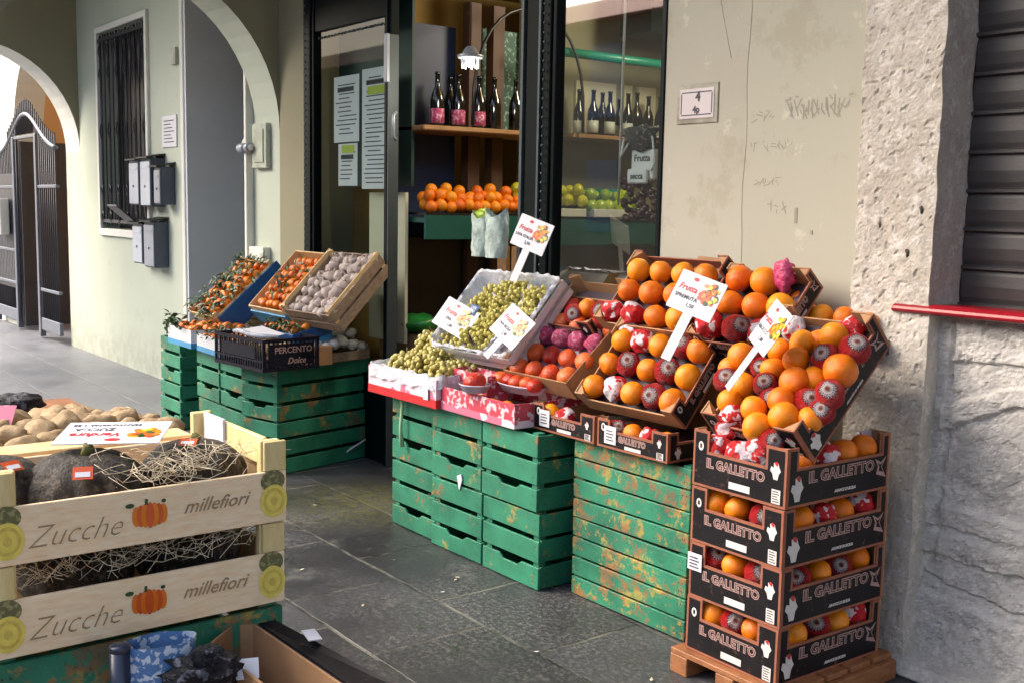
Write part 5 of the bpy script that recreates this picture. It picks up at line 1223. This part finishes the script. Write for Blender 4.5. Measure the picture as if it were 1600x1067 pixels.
# ================================================================== FOREGROUND LEFT
def foreground():
    random.seed(55)
    XF=-2.165; YC=1.035
    g=green_crate(.60,.42,.36,gm='greenworn'); 
    # green crates under, rotated so the long face looks toward +X
    for k in range(2):
        o=g if k==0 else copy_tree(g); setM(o,frameM((XF-.01,YC-.0,.008+k*.362),(.30,-.21,0),0,90,0)); tag(o,('bottom' if k==0 else 'top')+' worn green crate under the pumpkin crates','crate','green crates under the pumpkins')
    # pumpkin crates: local x along world Y (yaw 90), front face -> +X
    def zcrate():
        e=empty('pumpkin_crate'); w,d,h=.60,.42,.178; t=.009; sh=.112
        for nm,(x0,x1,y0,y1) in (('front_panel',(-w/2,w/2,-d/2,-d/2+t)),('back_panel',(-w/2,w/2,d/2-t,d/2))):
            q=MB(); q.box(x0,x1,y0,y1,.0,sh); q.build(nm,M['pine2'],e,bevel=.0015)
        for sx,nm in ((1,'side_panel'),(-1,'side_panel')):
            q=MB(); x=sx*(w/2)-(t if sx>0 else 0); q.box(x,x+t,-d/2+t+.0004,d/2-t-.0004,.0,sh); q.build(nm,M['pine'],e,bevel=.0015)
        for sx in (-1,1):
            for sy in (-1,1):
                q=MB(); x=sx*(w/2-t-.0005); y=sy*(d/2-t-.0005); q.box(min(x,x-sx*.045),max(x,x-sx*.045),min(y,y-sy*.02),max(y,y-sy*.02),.0,h); q.build('corner_post',M['pineY'],e,bevel=.0015)
                q=MB(); x=sx*(w/2); q.box(min(x,x-sx*.05),max(x,x-sx*.05),min(sy*d/2,sy*(d/2-t)),max(sy*d/2,sy*(d/2-t)),sh+.001,h-.001); q.build('corner_board',M['pineY'],e,bevel=.0015)
        q=MB(); q.box(-w/2+t,w/2-t,-d/2+t,d/2-t,.0,.006); q.build('bottom_board',M['pine'],e)
        # print
        y=-d/2-.0012
        q=MB(); text_into(q,'Zucche',.062,0,face_negY(-.145,y,.046),-.0011,shear=.5,sx=.95); text_into(q,'millefiori',.040,0,face_negY(.14,y,.062),.0002,shear=.45,sx=.98)
        q.build('lettering',mk('olive_ink',(160,134,100),.6) if 'olive_ink' not in bpy.data.materials else bpy.data.materials['olive_ink'],e)
        Mf=face_negY(0,y,0); q=MB()
        for i in range(7): disc(q,(i-3)*.009+.002,.058,.009,.027-.0022*abs(i-3),0 if i%2 else 1,Mf,14,z=.00015*(4-abs(i-3)))
        rect(q,-.008,-.002,.080,.092,2,Mf,.001); disc(q,-.038,.082,.009,.005,2,Mf,8,z=.001); disc(q,.03,.084,.005,.004,2,Mf,8,z=.001)
        q.build('pumpkin_print',[M['persim'],M['mand'],M['leaf']],e)
        q=MB()
        for x in (-.268,.268):
            disc(q,x,.092,.028,.024,0,Mf,18,z=.0004); disc(q,x+.002,.048,.031,.036,1,Mf,20,z=.0008); disc(q,x+.002,.048,.024,.028,2,Mf,20,z=.0011); disc(q,x+.002,.048,.018,.021,1,Mf,20,z=.0014); disc(q,x+.002,.048,.008,.01,2,Mf,12,z=.0017)
        q.build('slice_print',[mk_patch('olive_rind_ink',(104,100,62),(150,146,96),90,.5,.6,.02,.01,.1),mk('yellow_ink',(232,210,96),.6,.12,60),mk('mustard_ink',(214,186,84),.6,.15,90)],e)
        return e
    z=zcrate(); Ms=[]
    for k in range(2):
        o=z if k==0 else copy_tree(z); Mx=frameM((XF+.002*k,YC+.004*k,.738+k*.18),(.30,-.21,0),0,90,0); setM(o,Mx); Ms.append(Mx)
        tag(o,('lower' if k==0 else 'upper')+' pine pumpkin crate printed with a pumpkin and lettering','crate','pine pumpkin crates')
    # side board (raised, at right/back) and white card
    q=MB(); q.box(XF-.40,XF-.06,YC-.022,YC-.010,1.030,1.092); o=q.build('side_board',M['pineY'],bevel=.002); tag(o,'yellow pine board standing along the right side of the upper pumpkin crate','board')
    q=MB(); q.box(XF-.375,XF-.26,YC-.030,YC-.0225,1.02,1.10); o=q.build('white_card',M['paper'],bevel=.001); tag(o,'small white card tucked inside the pumpkin crate edge','card')
    def pumpkin_mesh(s):
        q=MB(); n,m_=48,20; vs=[]
        for i in range(m_+1):
            a=PI*i/m_
            for j in range(n):
                b=2*PI*j/n; rib=1-.09*abs(math.cos(b*6))**3 ; rr=math.sin(a)*rib*(1+.03*noise.noise(Vector((math.cos(b)*3,math.sin(b)*3,a*2+s)))); vs.append((rr*math.cos(b),rr*math.sin(b),math.cos(a)*.72-.12*math.exp(-(a*3)**2)))
        fs=[(i*n+j,(i+1)*n+j,(i+1)*n+(j+1)%n,i*n+(j+1)%n) for i in range(m_) for j in range(n)]
        q.add(vs,fs,0,True); return q.mesh('rind',M['pumpk'])
    pm=[pumpkin_mesh(1),pumpkin_mesh(5)]
    stk=mk('orange_sticker',(206,84,40),.4,.1,40)
    def pumpkin(p,r,lab,sticker=None,rot=(0,0,0)):
        e=empty('pumpkin',p); o=new('rind',pm[0],e); o.scale=(r,r,r); o.rotation_euler=rot
        q=MB(); q.tube([(0,0,r*.55),(.004,0,r*.66),(.012,.004,r*.76)],[.014,.010,.012],8); q.build('stalk',M['stem'],e)
        if sticker is not None:
            d=Vector(sticker).normalized(); q=MB(); Mx=Matrix.Translation(Vector((d.x*r*1.0,d.y*r*1.0,d.z*r*.745)))@Vector((d.x,d.y,d.z*1.3)).to_track_quat('Z','Y').to_matrix().to_4x4()
            rect(q,-.019,.019,-.015,.015,0,Mx,.003); rect(q,-.014,.014,-.010,.002,1,Mx,.004); q.build('sticker',[stk,M['paper']],e)
        tag(e,lab,'pumpkin')
    pumpkin(Vector((-2.325,.665,1.0)),.128,'big dark pumpkin with orange sticker, in the middle of the upper crate',(.72,-.25,.62))
    pumpkin(Vector((-2.34,.90,1.0)),.118,'dark pumpkin in the right corner of the upper crate under straw',(.3,-.2,.9))
    pumpkin(Vector((-2.40,.50,1.0)),.115,'dark pumpkin in the left corner of the upper crate',(.55,.2,.75))
    pumpkin(Vector((-2.33,.64,.83)),.118,'dark pumpkin at the left of the lower crate',None)
    pumpkin(Vector((-2.33,.88,.83)),.115,'dark pumpkin at the right of the lower crate',None)
    # straw
    q=MB(); random.seed(19)
    def straw(c,sx_,n,L=.09):
        for i in range(n):
            p=Vector(c)+Vector((random.gauss(0,.018),random.gauss(0,sx_),random.gauss(0,.012))); d=Vector((random.uniform(-1,1),random.uniform(-1,1),random.uniform(-.35,.5))).normalized()*L*random.uniform(.3,.7); b=Vector((random.uniform(-1,1),random.uniform(-1,1),random.uniform(-1,1)))*.02
            q.tube([p-d,p-d*.4+b,p+d*.4+b,p+d],random.uniform(.0004,.0009),4)
    straw((-2.20,.80,1.055),.05,60); straw((-2.215,.87,1.07),.08,60,.07); straw((-2.20,.74,.895),.10,80,.08); straw((-2.20,.95,.90),.05,30,.1); straw((-2.22,.56,.88),.04,40,.06)
    tag(q.build('straw',M['straw']),'thin pale straw strewn over the pumpkins','straw',kind='stuff')
    # price card lying on pumpkins
    e=empty('price_card',Vector((-2.36,.735,1.128))); 
    q=MB(); q.box(-.115,.115,-.075,.075,0,.003); q.build('card',M['paper'],e,bevel=.001)
    q=MB(); disc(q,-.01,.052,.018,.010,0,Matrix.Identity(4),z=.0036); text_into(q,'Verdura',.034,0,Matrix.Translation((.035,.016,.0036)),.0008,shear=.2); q.build('red_print',M['redink'],e)
    q=MB(); text_into(q,'ZUCCA',.026,0,Matrix.Translation((.045,-.02,.0036)),.0004); text_into(q,'MANTOVANA 1,20',.018,0,Matrix.Translation((.025,-.05,.0036)),.0004); q.build('handwriting',M['greyink'],e)
    q=MB(); random.seed(3)
    for i in range(40): 
        a=random.uniform(0,6.28); rr=random.random()**.5; disc(q,-.07+.03*rr*math.cos(a),.01+.03*rr*math.sin(a),.010,.008,random.choice([0,1,2,3]),Matrix.Translation((0,0,.0035+.00005*i)),8)
    q.build('vegetable_picture',[M['persim'],M['mand'],M['leaf'],M['applesY']],e)
    e.rotation_euler=(R(4),R(-10),R(-160+8)); e.rotation_euler=(Matrix.Rotation(R(50),4,'Z')@Matrix.Rotation(R(7),4,'X')@Matrix.Rotation(R(188),4,'Z')).to_euler(); e.location.z+=-.02; e.scale=(.95,.95,1); tag(e,'white price card lying flat on the pumpkins','price sign')
    # potatoes
    slat_crate('potato_crate',.56,.60,.14,M['oldpine'],'low worn wooden crate heaped with potatoes beyond the pumpkins',loc=(-2.97,.76,.86),yaw=0,nsl=1,slh=.07,mat2=M['pine'])
    q=MB(); q.box(-3.24,-2.7,.48,1.04,0,.855); o=q.build('potato_stand',M['green'],bevel=.004); tag(o,'green painted stand under the potato crate','stand')
    pmh=[]
    for s in range(4):
        q=MB(); q.sphere((0,0,0),1,18,12,0,.35,1.3,sc_=(1.35,.95,.85),seed=s+2); pmh.append(q.mesh('potato',M['potato']))
    random.seed(66)
    for j in range(8):
        for i in range(7):
            x=-3.20+.078*i+random.uniform(-.02,.02); y=.49+.074*j+random.uniform(-.015,.015); rr=random.uniform(.034,.046); h=.975+.04*math.sin(PI*(i+.5)/7)*math.sin(PI*(j+.5)/8)+random.uniform(-.01,.012)
            o=new('potato',random.choice(pmh)); o.location=(x,y,h); o.scale=(rr,rr,rr); o.rotation_euler=(random.uniform(-.6,.6),random.uniform(-.6,.6),random.uniform(0,6)); tag(o,'tan potato in the heap behind the pumpkins','potato','potatoes in the worn crate')
    q=MB(); q.box(-.06,.06,-.035,.035,0,.003); o=q.build('potato_label',M['pinkcard'],None,(-2.98,.62,1.055)); o.rotation_euler=(R(40),0,R(60)); tag(o,'small pink and white label standing among the potatoes','label')
    q=MB(); q.sphere((0,0,0),.06,18,12,0,.4,3,sc_=(1,1.3,.5)); o=q.build('dark_bag',M['net'],None,(-3.40,.78,1.01)); tag(o,'black netting heaped behind the potatoes','netting')
    q=MB(); q.sphere((0,0,0),.07,18,12,0,.4,3,sc_=(1,.8,1.2)); o=q.build('brown_sack',M['kraft'],None,(-3.45,.64,1.01)); tag(o,'brown paper sack at the left edge behind the potatoes','sack')
    q=MB(); q.box(-3.66,-3.26,.5,1.0,0,.97); o=q.build('rear_stand',M['pallet'],bevel=.004); tag(o,'brown wooden stand behind the potato crate','stand')
    q=MB(); q.box(-2.70,-2.60,.45,1.0,.93,1.035,Mx=None); o=q.build('card_strip',M['pine'],bevel=.002); tag(o,'pale wooden slats between the potatoes and pumpkins','slat')
    # black carton bottom foreground
    e=empty('black_carton'); t=.006
    A=W(395,975,Z=.70); B=W(527,1066,Z=.70); u=(B-A).normalized(); n_=Vector((u.y,-u.x,0)); 
    # panel along A->B going down; far panel
    def pan(P,Q,zt,zb,mat,nm,th=.006):
        d=(Q-P).normalized(); nn=Vector((-d.y,d.x,0))*th; q=MB(); vs=[(P.x,P.y,zb),(Q.x,Q.y,zb),(Q.x,Q.y,zt),(P.x,P.y,zt)]; vs+= [(v[0]+nn.x,v[1]+nn.y,v[2]) for v in vs]
        q.add(vs,[(0,1,2,3),(7,6,5,4),(0,4,5,1),(1,5,6,2),(2,6,7,3),(3,7,4,0)]); return q.build(nm,mat,e)
    C=W(333,1003,Z=.70); A0=W(366,976,Z=.70); B2=A+u*.62; D=C+u*.62
    pan(A0,A,.70,.42,M['kraft'],'far_panel'); pan(A,B2,.70,.42,M['kraft'],'side_panel'); pan(A+Vector((.0,.007,0)),B2+Vector((.0,.007,0)),.698,.42,M['cardblack2'],'printed_side')
    pan(C,A0,.70,.42,M['kraft'],'corner_panel'); pan(C,D,.69,.42,M['kraft'],'side_panel')
    F1=W(430,970,Z=.72); F2=W(547,1035,Z=.72); q=MB(); F1=W(430,968,Z=.71); F2=W(562,1038,Z=.70); F2=F1+(F2-F1)*1.8; q.add([A+Vector((0,.014,.0)),B2+Vector((0,.014,0)),F2,F1],[(0,1,2,3)]); q.build('flap',M['cardblack'],e,solid=.005)
    q=MB(); c=W(487,992,Z=.7145); q.box(-.030,.030,-.014,.014,0,.002); o=q.build('flap_label',M['paper'],e,c); o.rotation_euler=(0,R(0),R(-12))
    q=MB(); q.box(C.x-.0,C.x+.5,C.y-.3,C.y+.1,.40,.42); q.build('bottom',M['kraft'],e)
    tag(e,'open black printed carton with kraft inside, in the bottom foreground','box')
    def at(px,py,z): return W(px,py,Z=z)
    q=MB(); p=W(188,1040,X=-2.03); q.tube([(0,0,-.2),(0,0,.035)],.019,16); q.lathe([(.0195,.030),(.0195,.04),(.012,.043)],16); o=q.build('dark_roll',mk('navy_plastic',(36,44,66),.3,.1),None,p); tag(o,'dark navy tube standing at the left end of the carton contents','tube')
    q=MB()
    def bg_(u,v): a=2*PI*u; k=1+.05*math.sin(5*a+v*6); return (.07*math.cos(a)*k,.04*math.sin(a)*k,-.16+.2*v)
    q.grid(bg_,30,8); o=q.build('blue_bag',M['bagblue'],None,W(250,1030,X=-2.03)); o.rotation_euler=(0,0,R(80)); 
    q=MB(); text_into(q,'CARBONE',.02,0,face_posX(.0,0,0),.0006); tag(o,'blue and white printed bag in the carton','bag')
    q.v=[tuple(Vector(v)+Vector((0,0,0))) for v in q.v]
    q=MB(); q.sphere((0,0,0),.06,24,18,0,.55,4,sc_=(.8,1.2,.75)); o=q.build('black_net',M['net'],None,W(312,1050,X=-1.98)); tag(o,'black net bag with pale garlic in the carton','net bag')
    q=MB(); q.box(-.03,.03,-.02,.02,0,.003); o=q.build('white_card',M['paper'],None,W(380,1045,X=-1.98)); o.rotation_euler=(R(60),0,R(70)); tag(o,'small white card leaning inside the black carton','card')
foreground()
